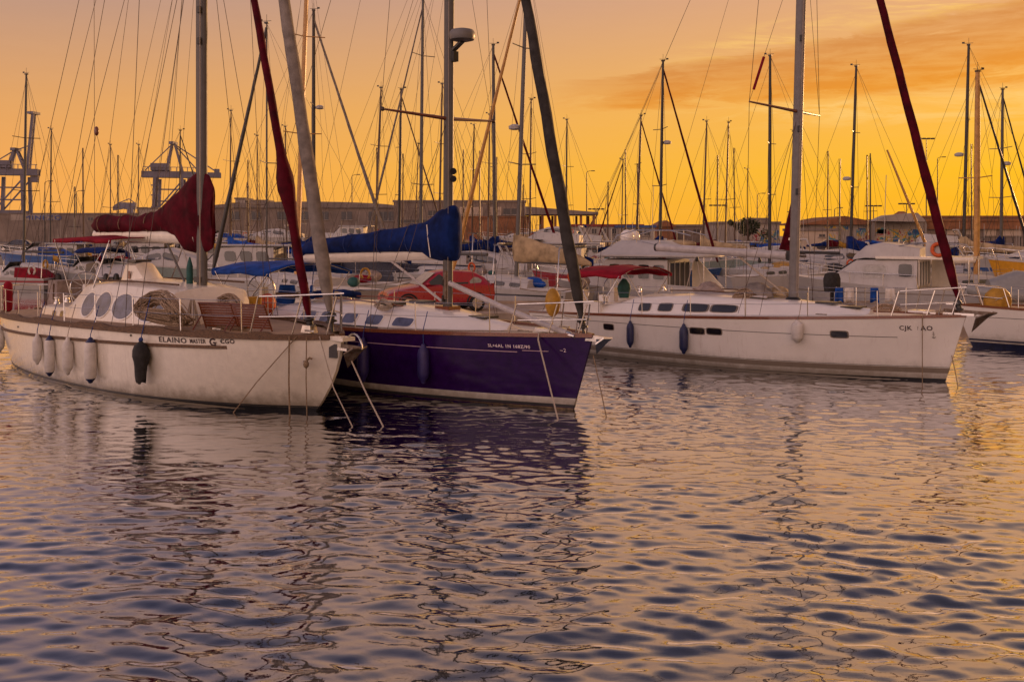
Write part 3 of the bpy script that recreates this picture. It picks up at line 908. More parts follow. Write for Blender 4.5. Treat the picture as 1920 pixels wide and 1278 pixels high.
# fender under a black cloth cover
p = HL.side(-4.12, .8, -1, .17)
fo = thing('fender', 'round fender hidden under a ragged black cloth below the painted name', 'fender', mwL @ Vector((-4.12, p.y, .45)), LEFT.rotation_euler[2], FG)
b = MB(); rings = []; rr = random.Random(5)
for rad, z in ((.12, .0), (.135, .12), (.15, .30), (.175, .40), (.21, .50), (.20, .62), (.15, .72), (.06, .79), (.02, .82)):
    rings.append([Vector((rad * (1 + (.16 if z < .55 else .05) * math.sin(5 * a + z * 9) + rr.uniform(-.04, .04)) * math.cos(a), rad * .8 * (1 + .1 * math.sin(4 * a)) * math.sin(a), z + (.05 * math.sin(3 * a + 1) if z < .1 else 0))) for a in [2 * math.pi * i / 18 for i in range(18)]])
b.loft(rings).build('cloth_cover', M_rubber, fo, smooth=70)
MB().lathe([(.03, 0), (.05, .03), (.03, .08)], (0, 0, .8), 10).build('knot', M_ropeb, fo, smooth=60)
tube('hanging_line', [(0, 0, .85), (0, HL.pt(4.12 / HL.L, 1, -1).y - p.y - .02, 1.14), (.02, .2, 1.7)], .01, M_ropeb, fo, 5)
# mooring lines of the left cutter
mooring('mooring_line', 'grey line slanting from the left cutter bow aft down to the water', LEFT, [HL.pt(.045, 1, -1, .05), (-1.35, -.98, .6), (-1.98, -1.16, -.12)], .010, M_roped)
mooring('mooring_line', 'straight thick grey line hanging vertically at the left cutter bow', LEFT, [(-.72, HL.pt(.056, 1, -1).y - .05, 1.50), (-.72, HL.pt(.056, 1, -1).y - .06, .7), (-.70, HL.pt(.056, 1, -1).y - .05, -.15)], .016, M_roped)
mooring('mooring_line', 'vertical line with a big knot hanging at the left cutter bow', LEFT, [(-.46, HL.pt(.036, 1, -1).y - .06, 1.50), (-.46, HL.pt(.036, 1, -1).y - .07, .7), (-.44, HL.pt(.036, 1, -1).y - .06, -.15)], .011, M_roped)
k_ = MB()
kp = mwL @ Vector((-.46, HL.pt(.036, 1, -1).y - .07, .98))
k_.ell((0, 0, 0), (.055, .055, .075), 10, 8); k_.tube([(0, 0, .06), (.07, -.02, .12), (.12, -.02, .10)], .022, 6)
ko = k_.build('rope_knot', M_roped, None, smooth=60); ko.location = kp
tag(ko, 'fist-sized grey knot on the vertical line at the left cutter bow', 'knot')
mooring('mooring_line', 'beige bow line slanting right from the left cutter rail across its stem', LEFT, [HL.pt(.022, 1, -1, .03), (.35, -.5, .62), (1.05, -.56, -.12)], .012, M_rope)
mooring('mooring_line', 'pale bow line dropping from the left cutter anchor roller to the water', LEFT, [(.22, 0, 1.1), (.80, -.11, .52), (1.52, -.24, -.12)], .016, M_rope)
# rope hanks, deck chairs and other loose gear on the left cutter
o = coil((0, 0, 0), .80, 70, .012, 3, ax=(1, .1, -.12), flat=.38).build('rope_coil', M_hank, None, smooth=60)
o.location = mwL @ Vector((-3.95, -1.42, 1.92)); o.rotation_euler = (0, 0, LEFT.rotation_euler[2])
tag(o, 'big loose hank of brown rope beside the oval windows, left of the mast', 'rope', 'rope hanks on the left cutter')
o = coil((0, 0, 0), .55, 34, .010, 9, ax=(1, 0, -.35), flat=.30).build('rope_coil', M_hank, None, smooth=60)
o.location = mwL @ Vector((-3.75, .15, 1.90)); o.rotation_euler = (0, 0, LEFT.rotation_euler[2])
tag(o, 'smaller hank of brown rope right of the left cutter mast', 'rope', 'rope hanks on the left cutter')
b = MB(); rr = random.Random(21)
for i in range(26):
    a = rr.uniform(0, 6.28); b.tube([(.04 * math.cos(a), .04 * math.sin(a), .55), (.10 * math.cos(a), .10 * math.sin(a), .25), (.2 * math.cos(a), .16 * math.sin(a), 0)], .008, 4)
o = b.build('rope_tails', M_rope, None, smooth=60); o.location = mwL @ Vector((-3.95, -.75, 1.50)); o.rotation_euler = (0, 0, LEFT.rotation_euler[2])
tag(o, 'bundle of pale halyard tails hanging at the foot of the left cutter mast', 'rope', 'rope hanks on the left cutter')
MB_ = MB().lathe([(.02, 0), (.06, .04), (.075, .3), (.07, .75), (.03, .9), (.015, .96)], n=12)
o = MB_.build('furled_parasol', M_green, None, smooth=60); o.location = mwL @ Vector((-5.1, -.12, 1.95))
tag(o, 'rolled dark green canvas standing against the left cutter mast', 'parasol')


def deck_chair(label, X, y, rz, tilt):
    o = thing('deck_chair', label, 'chair', mwL @ Vector((X, y, 1.52)), LEFT.rotation_euler[2] + rz, 'folding chairs on the cutter foredeck')
    for s_ in (-1, 1):
        tube('side_rail', [(0, s_ * .40, 0), (.42 * tilt, s_ * .40, .52)], .018, M_varn, o, 6)
        tube('leg', [(.42, s_ * .42, 0), (.04, s_ * .42, .36)], .016, M_varn, o, 6)
    for i in range(9):
        f = .12 + .1 * i
        MB().box((.42 * tilt * f, 0, .52 * f), (.02, .78, .042), ry=.35 * tilt).build('slat', M_varn, o)
    tube('crossbar', [(.42 * tilt, -.42, .52), (.42 * tilt, .42, .52)], .018, M_varn, o, 6)
    return o


deck_chair('brown slatted folding chair nearest the left cutter mast', -2.85, -.72, R_(-66), .6)
deck_chair('brown slatted folding chair nearest the left cutter bow rail', -2.0, -.55, R_(-72), .6)
tag_o = MB().lathe([(.10, 0), (.13, .05), (.145, .22), (.15, .24)], n=14).build('yellow_bucket', M_yel, None, smooth=40)
tag_o.location = mwL @ Vector((-3.7, .62, 1.82)); tag(tag_o, 'yellow bucket behind the folding chairs on the left cutter', 'bucket')
st_ = MB().box((0, 0, -.14), (.30, .30, .28)).build('deck_box', M_teak, None)
st_.location = mwL @ Vector((-3.7, .62, 1.81)); st_.rotation_euler = (0, 0, LEFT.rotation_euler[2]); tag(st_, 'small wooden box under the yellow bucket on the left cutter', 'box')
ro = MB().lathe([(.05, 0), (.11, .05), (.12, .4), (.11, .75), (.04, .82)], n=12).build('rolled_red_canvas', M_redcan, None, smooth=50)
ro.location = mwL @ Vector((-13.35, -.62, 1.32)); tag(ro, 'upright red canvas roll on the left cutter stern rail', 'canvas roll')
nb = HL.pt(.955, 1, -1)
fe = fender('fender', 'grubby white fender at the left cutter stern, cut by the left picture edge', FG, LEFT, HL, -12.7, 1.05, .75, .13, M_fwhite, None, M_rope)

# ================================================================== navy sloop in the middle
def build_mid():
    H = Hull(12.8, 3.9, 1.47, 1.34, 1.24, ov=.50, ovs=.25, tab=BEAM_MOD, wl=.88, flare=.8, rake=1.0)
    r = thing('sailboat', 'dark navy sloop with blue sail cover in the middle foreground', 'sailboat', (TB[0], TB[1], 0), -R_(TB[2]), 'sailboats in the foreground')
    us = bowspace(40)
    hull = hull_parts(r, H, M_navy, M_deck, us, rail=(M_varn, .05, .045), antifoul=M_scum, z_af=.035,
                      stripes=[('boot_stripe', .10, .23, M_white, 0, 1), ('black_stripe', .045, .10, M_stripe, 0, 1), ('pin_stripe', 1.135, 1.148, M_pink, .055, .093), ('pin_stripe', 1.10, 1.115, M_pink, .10, .99)])
    hull_text(hull, H, 'SL+6AL 1N 168Z/90', -1.93, 1.185, .088, M_textp, stretch=.98, bold=.002)
    hull_text(hull, H, '~2', -.60, 1.14, .10, M_textp)
    # low coach roof
    secs = [(-10.6, 1.32, 1.22, 1.24, 1.52), (-9.2, 1.36, 1.2, 1.26, 1.60), (-8.8, 1.36, 1.14, 1.27, 1.70), (-7.0, 1.36, 1.06, 1.30, 1.76), (-5.2, 1.20, .88, 1.33, 1.75), (-4.0, .98, .66, 1.36, 1.69), (-2.9, .66, .38, 1.40, 1.58), (-2.2, .34, .15, 1.44, 1.50)]
    trunk(secs, top=.07).build('coach_roof', M_white, r, smooth=40)
    for X, lx in ((-7.8, .28), (-7.05, .24), (-6.25, .22), (-5.45, .24), (-4.6, .26)):
        for sd in (-1, 1): side_window(r, 'cabin_window', secs, X, .50, lx, .26, M_glassb, sd, 16, 5.0, frame=M_white)
    for X, y in ((-3.05, .0), (-5.6, .45), (-5.6, -.45)): MB().box((X, y, 1.66 if X > -4 else 1.84), (.5, .42, .05)).build('deck_hatch', M_stripe, r)
    for sd in (-1, 1):
        tube('grab_rail', [Vector((x, sd * .62, 1.88 - .03 * abs(x + 7))) for x in frange(-8.4, -5.0, 9)], .018, M_varn, r, 6)
        tube('deck_line', [Vector((-9.0, sd * 1.5, 1.32)), Vector((-6, sd * 1.52, 1.36)), Vector((-3.4, sd * 1.1, 1.42)), Vector((-1.2, sd * .42, 1.5))], .012, M_roped, r, 5)
        tube('jib_track', [Vector((-7.6, sd * 1.48, 1.36)), Vector((-4.9, sd * 1.40, 1.40))], .02, M_stripe, r, 5)
        winch(r, -9.6, sd * 1.25, 1.6); winch(r, -8.9, sd * .7, 1.8); winch(r, -10.2, sd * 1.3, 1.56, 1.2)
        MB().box((-11.3, sd * 1.25, 1.42), (1.6, .22, .36)).build('cockpit_coaming', M_white, r)
    steering_wheel(r, -11.3, -.4, 1.9, .42)
    MB().box((-9.9, 0, 1.85), (.9, 1.1, .10)).build('cockpit_table', M_teak, r)
    # spars
    tip = .0156
    mast_part(r, -4.20, 1.70, 17.9, .13, .095, M_alu, dx=.012, dy=-.004)
    MB().box((-4.2, 0, 1.78), (.46, .34, .10)).build('mast_step', M_varn, r)
    MB().box((-4.14, -.115, 2.30), (.07, .05, .62)).build('mast_winch_board', M_rust, r)
    for z in (2.0, 2.35): MB().box((-4.20, -.13, z), (.05, .05, .14)).build('rope_clutch', M_black, r)
    tube('boom', [(-4.42, 0, 2.97), (-7.0, 0, 2.90), (-9.8, 0, 2.80)], [.09, .10, .10], M_cream, r, 10, r2=[.13, .16, .15])
    cover(r, [(-9.95, 2.72, 2.98, .07), (-9.7, 2.88, 3.22, .16), (-8.6, 2.93, 3.34, .20), (-7.0, 2.97, 3.46, .22), (-5.6, 3.0, 3.60, .22), (-4.95, 2.99, 3.68, .22), (-4.7, 2.86, 3.80, .23), (-4.45, 2.82, 3.96, .24), (-4.1, 2.82, 4.04, .24), (-3.95, 2.82, 4.03, .21), (-3.90, 2.95, 3.95, .10)], M_bluecan, folds=.028, fold_f=7, n=20)
    for X, zl, zh, hw in ((-9.0, 2.88, 3.32, .22), (-7.8, 2.93, 3.42, .24), (-6.5, 2.95, 3.53, .25), (-5.4, 2.97, 3.64, .25)):
        tube('cover_tie', [(X, hw * math.cos(a), (zl + zh) / 2 + (zh - zl) / 2 * 1.03 * math.sin(a)) for a in [2 * math.pi * i / 14 for i in range(15)]], .010, M_ropeb, r, 5)
    tube('cover_zip', [(-4.62, -.245, 3.62), (-4.55, -.27, 3.3), (-4.5, -.245, 2.9)], .012, M_white, r, 5)
    MB().ell((-9.9, -.02, 2.98), (.20, .14, .16), 10, 8).build('cover_end', M_bluecan2, r, smooth=60)
    tube('kicker', [(-6.2, 0, 2.78), (-4.38, 0, 1.92)], .030, M_pale, r, 8)
    tube('mainsheet', [(-9.4, 0, 2.66), (-9.7, .1, 1.7)], .012, M_ropeb, r, 5)
    furled(r, (-.30, 0, 1.82), (-4.02, 0, 17.7), .115, M_sailg, 'furled_genoa', foot=.7, k=40, seed=8)
    d = (Vector((-4.02, 0, 17.7)) - Vector((-.22, 0, 1.48))).normalized()
    MB().lathe([(.03, 0), (.03, .10), (.10, .11), (.10, .13), (.06, .15), (.06, .22), (.10, .24), (.10, .27), (.05, .33)], (-.23, 0, 1.5), 12, d).build('furler_drum', M_stripe, r, smooth=40)
    # spinnaker pole stowed from mast to bow
    pl = tube('spinnaker_pole', [(-4.02, -.10, 2.34), (-2.2, -.22, 1.90), (-.50, -.20, 1.50)], .058, M_pale, r, 10)
    MB().lathe([(.03, -.12), (.06, -.06), (.065, 0), (.04, .07), (.04, .13)], (-.42, -.20, 1.48), 10, (1, 0, -.2)).build('pole_end', M_steel, pl, smooth=40)
    MB().lathe([(.03, -.1), (.06, 0), (.05, .1)], (-3.95, -.10, 2.33), 10, (1, 0, -.3)).build('pole_end', M_steel, pl, smooth=40)
    # spreaders, radar, deck light
    for z, hw in ((5.95, 1.62), (11.2, 1.2)):
        zl = -4.2 + .012 * (z - 1.7)
        for sd in (-1, 1):
            s_ = tube('spreader', [(zl, -.017, z), (zl - .28, sd * hw, z + .10)], [.045, .022], M_varn if z < 8 else M_alu, r, 8)
            MB().ell((zl - .28, sd * hw, z + .10), (.05, .05, .05), 8, 6).build('spreader_tip', M_wire, s_, smooth=60)
    rm = MB().lathe([(.15, 0), (.26, .03), (.28, .08), (.28, .18), (.24, .24), (.12, .27)], (-3.72, 0, 7.60), 18).build('radar_dome', M_lav, r, smooth=40)
    MB().bar((-4.05, 0, 7.42), (-3.72, 0, 7.60), .12, .05).build('radar_bracket', M_alud, rm)
    MB().box((-3.98, 0, 7.30), (.12, .14, .22)).build('deck_light', M_black, r)
    for dz in (0, .22): MB().lathe([(.04, 0), (.075, .05), (.075, .08)], (-3.95, -.06, 4.64 + dz * .75), 10, (.6, -.5, -.3)).build('spotlight', M_black, r, smooth=40)
    for sd in (-1, 1):
        tp = (-4.48, sd * 1.62, 6.05)
        MB().tube([(-4.55, sd * 1.86, 1.36), tp, (-4.35, sd * 1.2, 11.3), (-4.0, sd * .05, 17.7)], .0075, 4).build('cap_shroud', M_wire, r)
        wire(r, (-4.3, sd * 1.6, 1.4), (-4.15, sd * .08, 5.9), .007, name='lower_shroud')
        wire(r, (-4.9, sd * 1.6, 1.4), (-4.15, sd * .08, 5.85), .007, name='lower_shroud')
        wire(r, tp, (-4.1, sd * .06, 11.2), .006, name='diagonal_shroud')
        wire(r, (-12.6, sd * 1.2, 1.3), (-11.0, 0, 5.0), .0075, name='backstay')
        for X in (-6, -7.6, -9.2): wire(r, (X, sd * .22, 3.1), (-4.2, sd * .12, 9.8 + (X + 6) * -.25), .004, name='lazy_jack')
    wire(r, (-11.0, 0, 5.0), (-4.05, 0, 17.8), .0075, name='backstay')
    wire(r, (-9.8, 0, 2.95), (-4.08, 0, 17.7), .005, name='topping_lift')
    for k in range(3): wire(r, (-4.06 + .02 * k, -.12 - .02 * k, 1.9), (-4.0 + .02 * k, -.12, 16), .005, M_rope, 'halyard')
    wire(r, (-4.48, -1.62, 6.05), (-4.6, -1.7, 1.9), .006, name='flag_halyard')
    # cockpit cover
    bimini(r, -12.3, -9.5, 1.25, 2.52, M_bluecan2, deckz=1.45, rise=.12, droop=.10)
    tube('rolled_spray_hood', [(-12.34, -1.25, 2.40), (-12.36, -.6, 2.50), (-12.36, 0, 2.53), (-12.36, .6, 2.50), (-12.34, 1.25, 2.40)], .10, M_bluecan2, r, 10)
    tube('folded_spray_hood', [(-8.6, -.85, 1.84), (-8.65, -.4, 1.92), (-8.65, .4, 1.92), (-8.6, .85, 1.84)], .09, M_bluecan, r, 8)
    rails(r, H, -11.8, -1.9, 7, hgt=.62)
    pulpit(r, H, -1.35, .60, xf=-.12)
    anchor(r, .10, 1.42, M_steel, .8, hoop=False)
    MB().box((-1.1, 0, 1.52), (.5, .4, .06)).build('anchor_locker_lid', M_white, r)
    for sd in (-1, 1):
        p = H.pt(.10, 1, sd); MB().bar((p.x - .14, p.y - sd * .1, p.z + .08), (p.x + .14, p.y - sd * .1, p.z + .08), .03).build('cleat', M_steel, r)
    # dark stains and loose line scraps on the mooring line side
    return r, H


MID, HB = build_mid()
mwB = frame_of(MID)
fender('fender', 'purple fender on the navy hull beside the left cutter anchor', 'fenders hung along the navy sloop', MID, HB, -4.85, 1.22, .95, .13, M_fpurple, None, M_ropeb)
fender('fender', 'purple fender hanging amidships on the navy hull under its mast', 'fenders hung along the navy sloop', MID, HB, -3.32, 1.18, .82, .125, M_fpurple, None, M_ropeb)
mooring('mooring_line', 'bright pale line running down the navy bow into the water', MID, [(-.93, -.52, 1.5), (-.88, -.60, 1.38), (-.35, -.82, .5), (-.02, -.93, -.12)], .017, M_rope)
mooring('mooring_line', 'thin dark line slanting right from the navy stem to the water', MID, [(.0, 0, 1.1), (.26, -.08, .45), (.50, -.17, -.12)], .010, M_roped)
o = coil((0, 0, 0), .22, 16, .012, 14, ax=(1, .2, 0), flat=.55).build('rope_coil', M_rope, None, smooth=60)
o.location = mwB @ Vector((-5.2, -1.0, 1.86)); o.rotation_euler = (0, 0, MID.rotation_euler[2])
tag(o, 'small pale rope coil on the navy sloop coach roof beside its kicker', 'rope')


def seat_cushion(label, x, y, rz):
    b = MB(); rows = []
    for i in range(9):
        v = i / 8
        rows.append([Vector(((.30 * (1 - .25 * v * v)) * f, .10 * math.sin(v * 2.2) + .03 * (1 - f * f), v * .62)) for f in frange(-1, 1, 7)])
    o = b.grid(rows).build('cockpit_chair', M_bluecan2, None, smooth=60, solid=.05)
    o.location = mwB @ Vector((x, y, 1.5)); o.rotation_euler = (-.15, 0, MID.rotation_euler[2] + rz)
    tag(o, label, 'chair', 'blue cockpit chairs'); return o


seat_cushion('blue cushioned chair under the navy sloop bimini, left of its twin', -10.0, -.55, R_(20))
seat_cushion('blue cushioned chair under the navy sloop bimini, right of its twin', -9.4, -.3, R_(-35))
ob = MB().ell((0, 0, 0), (.22, .22, .25), 14, 10).build('mooring_buoy', M_orange, None, smooth=60)
ob.location = mwB @ Vector((-9.1, -1.55, 1.72)); tag(ob, 'round orange buoy lashed to the navy sloop rail', 'buoy')
ob = MB().ell((0, 0, 0), (.16, .16, .30), 14, 10).build('buoy', M_yel, None, smooth=60)
ob.location = mwB @ Vector((-1.62, .62, 2.0)); tag(ob, 'yellow oval buoy hung on the navy sloop bow rail', 'buoy')

# ================================================================== white sloop on the right
def build_right():
    H = Hull(11.9, 3.9, 1.54, 1.30, 1.12, ov=.46, ovs=.15, tab=BEAM_MOD, wl=.90, flare=.8, rake=1.0)
    r = thing('sailboat', 'white sloop with maroon furled jib and red bimini, right foreground boat', 'sailboat', (TR[0], TR[1], 0), -R_(TR[2]), 'sailboats in the foreground')
    us = bowspace(40)
    hull = hull_parts(r, H, M_white, M_deck, us, rail=(M_varn, .045, .035), antifoul=M_anti, z_af=.06,
                      stripes=[('taupe_stripe', .19, .31, M_taupe, 0, 1), ('pin_stripe', .325, .335, M_stripe, 0, 1), ('pin_stripe', 1.005, 1.018, M_stripe, .10, .99)])
    for X, z, lx in ((-8.75, .88, .17), (-5.95, .95, .20), (-5.48, .965, .20), (-2.5, 1.04, .18)):
        b = MB(); n = 16; L0 = []; L1 = []; F1 = []; F0 = []
        for i in range(n):
            a = 2 * math.pi * i / n; c = math.copysign(abs(math.cos(a)) ** .4, math.cos(a)); s_ = math.copysign(abs(math.sin(a)) ** .4, math.sin(a))
            L0.append(H.side(X + c * lx, z + s_ * .075, -1, .0)); L1.append(H.side(X + c * lx, z + s_ * .075, -1, .010))
            F0.append(H.side(X + c * (lx + .025), z + s_ * .095, -1, .002)); F1.append(H.side(X + c * (lx + .02), z + s_ * .092, -1, .007))
        w_ = b.loft([L0, L1]).build('hull_window', M_glass, hull)
        fb = MB(); fb.add(L1 + F1 + F0, [f for i in range(n) for f in ((i, (i + 1) % n, n + (i + 1) % n, n + i), (n + i, n + (i + 1) % n, 2 * n + (i + 1) % n, 2 * n + i))]).build('window_frame', M_taupe, w_)
    hull_text(hull, H, 'CJK', -1.27, 1.19, .145, M_text, stretch=.98, bold=.003)
    hull_text(hull, H, '?', -.93, 1.195, .12, M_taupe, stretch=.9)
    hull_text(hull, H, 'AO', -.855, 1.19, .155, M_text, stretch=.95, bold=.003)
    # small anchor emblem at the bow
    p = lambda x, z: H.side(x, z, -1, .008)
    em = MB(); em.tube([p(-.62, 1.02), p(-.62, 1.13)], .006, 4); em.tube([p(-.655, 1.045), p(-.64, 1.02), p(-.62, 1.012), p(-.60, 1.02), p(-.585, 1.045)], .006, 4); em.tube([p(-.645, 1.10), p(-.595, 1.10)], .005, 4); em.tube([p(-.62, 1.13), p(-.605, 1.145), p(-.62, 1.16), p(-.635, 1.145), p(-.62, 1.13)], .004, 4)
    em.build('anchor_emblem', M_taupe, hull)
    secs = [(-9.9, 1.34, 1.25, 1.14, 1.36), (-8.9, 1.36, 1.22, 1.18, 1.48), (-8.4, 1.36, 1.12, 1.20, 1.66), (-6.8, 1.32, 1.02, 1.25, 1.74), (-5.2, 1.16, .86, 1.31, 1.72), (-4.0, .96, .64, 1.36, 1.66), (-2.9, .66, .38, 1.42, 1.58), (-2.2, .35, .15, 1.47, 1.53)]
    trunk(secs, top=.07).build('coach_roof', M_white, r, smooth=40)
    for X, lx in ((-8.0, .17), (-7.35, .20), (-6.45, .34), (-5.65, .34)):
        for sd in (-1, 1): side_window(r, 'cabin_window', secs, X, .50, lx, .22, M_glass, sd, 16, 5.0, frame=M_taupe)
    for X, y, z in ((-3.3, 0, 1.70), (-2.65, 0, 1.62), (-5.9, .4, 1.83)): MB().box((X, y, z), (.5, .44, .04)).build('deck_hatch', M_stripe, r)
    for sd in (-1, 1):
        MB().box((-10.4, sd * 1.3, 1.34), (2.0, .2, .34)).build('cockpit_coaming', M_white, r)
        tube('grab_rail', [Vector((x, sd * .58, 1.90 - .03 * abs(x + 6.5))) for x in frange(-7.6, -5.0, 7)], .02, M_teak, r, 6)
        winch(r, -9.3, sd * 1.28, 1.46, 1.2); winch(r, -8.6, sd * .6, 1.78)
        steering_wheel(r, -10.6, sd * .75, 1.70, .40)
    mast_part(r, -4.25, 1.66, 16.4, .13, .095, M_lav, dx=.033, dy=-.010)
    MB().lathe([(.2, 0), (.2, .05), (.14, .1)], (-4.25, 0, 1.70), 14).build('mast_collar', M_black, r, smooth=40)
    for z in (4.5, 6.1, 8.4): MB().box((-4.25 + .033 * (z - 1.66) + .09, -.09 - .01 * (z - 1.66), z), (.09, .05, .16)).build('mast_fitting', M_black, r)
    bm = tube('boom', [(-4.42, 0, 2.86), (-6.4, 0, 2.95), (-8.42, 0, 3.04)], .11, M_pale, r, 12)
    MB().lathe([(.115, 0), (.115, .06), (.08, .08)], (-8.40, 0, 3.04), 12, (-1, 0, .04)).build('boom_end_cap', M_stripe, bm, smooth=40)
    MB().box((-4.36, 0, 2.86), (.10, .12, .26)).build('gooseneck', M_black, bm)
    for X in (-5.2, -7.1): MB().lathe([(.03, 0), (.05, .05), (.03, .13)], (X, 0, 2.66), 8).build('block', M_black, bm, smooth=50)
    for k in range(2): tube('kicker', [(-5.9, .05 * k, 2.86), (-4.45, .05 * k, 1.82)], .018, M_rope, r, 6)
    tube('mainsheet', [(-7.1, 0, 2.72), (-7.0, .1, 1.86)], .012, M_rope, r, 5); tube('mainsheet', [(-7.2, 0, 2.74), (-7.4, -.1, 1.86)], .012, M_rope, r, 5)
    top = Vector((-3.76, -.15, 16.3))
    furled(r, (-.18, 0, 1.92), top, .105, M_maroon, 'furled_genoa', foot=.55, k=40, seed=12)
    d = (top - Vector((-.12, 0, 1.55))).normalized()
    MB().lathe([(.03, 0), (.03, .10), (.10, .11), (.10, .13), (.06, .15), (.06, .22), (.10, .24), (.10, .27), (.05, .36)], (-.12, 0, 1.56), 12, d).build('furler_drum', M_stripe, r, smooth=40)
    xm = lambda z: -4.25 + .033 * (z - 1.66); ym = lambda z: -.010 * (z - 1.66)
    for z, hw in ((6.55, 1.95), (11.0, 1.4)):
        for sd in (-1, 1): tube('spreader', [(xm(z), ym(z), z), (xm(z) - .35, sd * hw, z + .10)], [.045, .022], M_varn if z < 8 else M_alu, r, 8)
    for sd in (-1, 1):
        tp = (xm(6.55) - .35, sd * 1.95, 6.65)
        MB().tube([(-4.6, sd * 1.84, 1.38), tp, (xm(11) - .35, sd * 1.4, 11.1), tuple(top)], .0075, 4).build('cap_shroud', M_wire, r)
        wire(r, (-4.4, sd * 1.5, 1.42), (xm(6.5), sd * .08, 6.5), .007, name='lower_shroud')
        wire(r, (-5.0, sd * 1.5, 1.42), (xm(6.5), sd * .08, 6.4), .007, name='lower_shroud')
        wire(r, tp, (xm(11), sd * .06, 11), .006, name='diagonal_shroud')
        wire(r, (-11.6, sd * 1.3, 1.15), (-10.2, 0, 4.6), .0075, name='backstay')
    wire(r, (-10.2, 0, 4.6), top, .0075, name='backstay')
    wire(r, (-8.4, 0, 3.15), top, .005, name='topping_lift')
    for k in range(3): wire(r, (-4.1 + .03 * k, -.14, 1.9), (xm(15) + .1, -.25, 15), .005, M_rope, 'halyard')
    # rolled pennant tied to the starboard spreader line
    tube('rolled_pennant', [(xm(7) - .30, -1.85, 6.95), (xm(7.6) - .15, -1.65, 7.75)], .035, M_redcan, r, 8)
    bimini(r, -10.5, -8.75, 1.28, 2.32, M_redcan, deckz=1.25, rise=.13, droop=.08)
    rails(r, H, -10.6, -1.7, 7, hgt=.62)
    pulpit(r, H, -1.25, .60, xf=-.12)
    anchor(r, .14, 1.60, M_rust, 1.15, hoop=False)
    MB().box((-1.0, 0, 1.60), (.5, .4, .05)).build('anchor_locker_lid', M_white, r)
    tube('whisker_pole', [(-6.9, -.5, 1.86), (-4.7, -.55, 1.80)], .03, M_pale, r, 8)
    for X in (-.7, -2.9):
        p_ = H.pt(-X / H.L, 1, -1); MB().bar((p_.x - .14, p_.y + .1, p_.z + .08), (p_.x + .14, p_.y + .1, p_.z + .08), .03).build('cleat', M_steel, r)
    return r, H


RIGHT, HR = build_right()
mwR = frame_of(RIGHT)
FR = 'fenders hung along the right sloop'
fender('fender', 'navy blue fender on the right sloop nearest its stern', FR, RIGHT, HR, -7.95, 1.10, .72, .10, M_fblue, None, M_ropeb)
fender('fender', 'navy blue fender beside the two hull windows of the right sloop', FR, RIGHT, HR, -6.28, 1.12, .78, .115, M_fblue, None, M_ropeb)
fender('fender', 'short fat white fender hanging below the right sloop mast', FR, RIGHT, HR, -3.35, 1.36, .55, .14, M_fwhite, None, M_rope)
mooring('mooring_line', 'taut dark line hanging straight down the right sloop bow beside its name', RIGHT, [(-.80, HR.pt(.067, 1, -1).y - .02, 1.55), (-.80, HR.pt(.067, 1, -1).y - .03, .7), (-.80, HR.pt(.067, 1, -1).y - .02, -.12)], .011, M_roped)
mooring('mooring_line', 'dark line from the right sloop stem slanting into bright water', RIGHT, [(-.30, -.05, .62), (-.10, -.4, .25), (.08, -.75, -.10)], .010, M_roped)
for i, (X, y, s_, lb) in enumerate(((-6.8, .15, .30, 'brown tarpaulin bundle on the right sloop coach roof under its boom'), (-5.15, -.25, .34, 'heap of white sailcloth and rope by the right sloop mast'), (-4.75, .2, .24, 'small tan cloth bundle at the right sloop mast foot'))):
    b = MB(); rings = []; rr = random.Random(30 + i)
    for k in range(9):
        v = k / 8; rad = s_ * math.sin(math.pi * (.12 + .80 * v)) ** .6
        rings.append([Vector(((v - .5) * s_ * 2.6 + rr.uniform(-.02, .02), rad * math.cos(a) * (1 + .15 * math.sin(3 * a + k)), max(0, rad * .75 * (math.sin(a) * .8 + .5) * (1 + .2 * math.sin(2 * a + k * 1.3))))) for a in [2 * math.pi * j / 12 for j in range(12)]])
    o = b.loft(rings).build('cloth_bundle', (M_skin, M_sail, M_tancan)[i], None, smooth=60)
    o.location = mwR @ Vector((X, y, 1.78)); o.rotation_euler = (0, 0, RIGHT.rotation_euler[2] + rr.uniform(-.4, .4))
    tag(o, lb, 'cloth', 'cloth bundles on the right sloop')
o = coil((0, 0, 0), .30, 22, .013, 40, ax=(1, .2, 0), flat=.30).build('rope_coil', M_hank, None, smooth=60)
o.location = mwR @ Vector((-1.75, -.25, 1.66)); o.rotation_euler = (0, 0, RIGHT.rotation_euler[2])
tag(o, 'tangled dark rope coil on the right sloop foredeck', 'rope')
o = coil((0, 0, 0), .26, 18, .013, 41, ax=(1, .2, .2), flat=.5).build('rope_coil', M_hank, None, smooth=60)
o.location = mwR @ Vector((-5.35, -.62, 1.86)); o.rotation_euler = (0, 0, RIGHT.rotation_euler[2])
tag(o, 'dark rope coil on the right sloop coach roof beside white sailcloth', 'rope')
b = MB(); rings = []
for z, rx, ry in ((0, .14, .10), (.12, .16, .11), (.28, .19, .12), (.40, .17, .11), (.50, .10, .08), (.56, .05, .05)): rings.append([Vector((rx * math.cos(a) * (1 + .08 * math.sin(4 * a + z * 8)), ry * math.sin(a), z)) for a in [2 * math.pi * i / 12 for i in range(12)]])
o = b.loft(rings).build('hanging_jacket', M_green, None, smooth=60); o.location = mwR @ Vector((-9.5, -.1, 1.56))
tag(o, 'dark green jacket draped under the red bimini of the right sloop', 'jacket')

# ================================================================== jetty behind the foreground boats
def slab(name, x0, x1, y0, y1, zt, zb, m, kind='structure', label=None):
    o = MB().box(((x0 + x1) / 2, (y0 + y1) / 2, (zt + zb) / 2), (x1 - x0, y1 - y0, zt - zb)).build(name, m)
    return tag(o, label, None, None, kind)


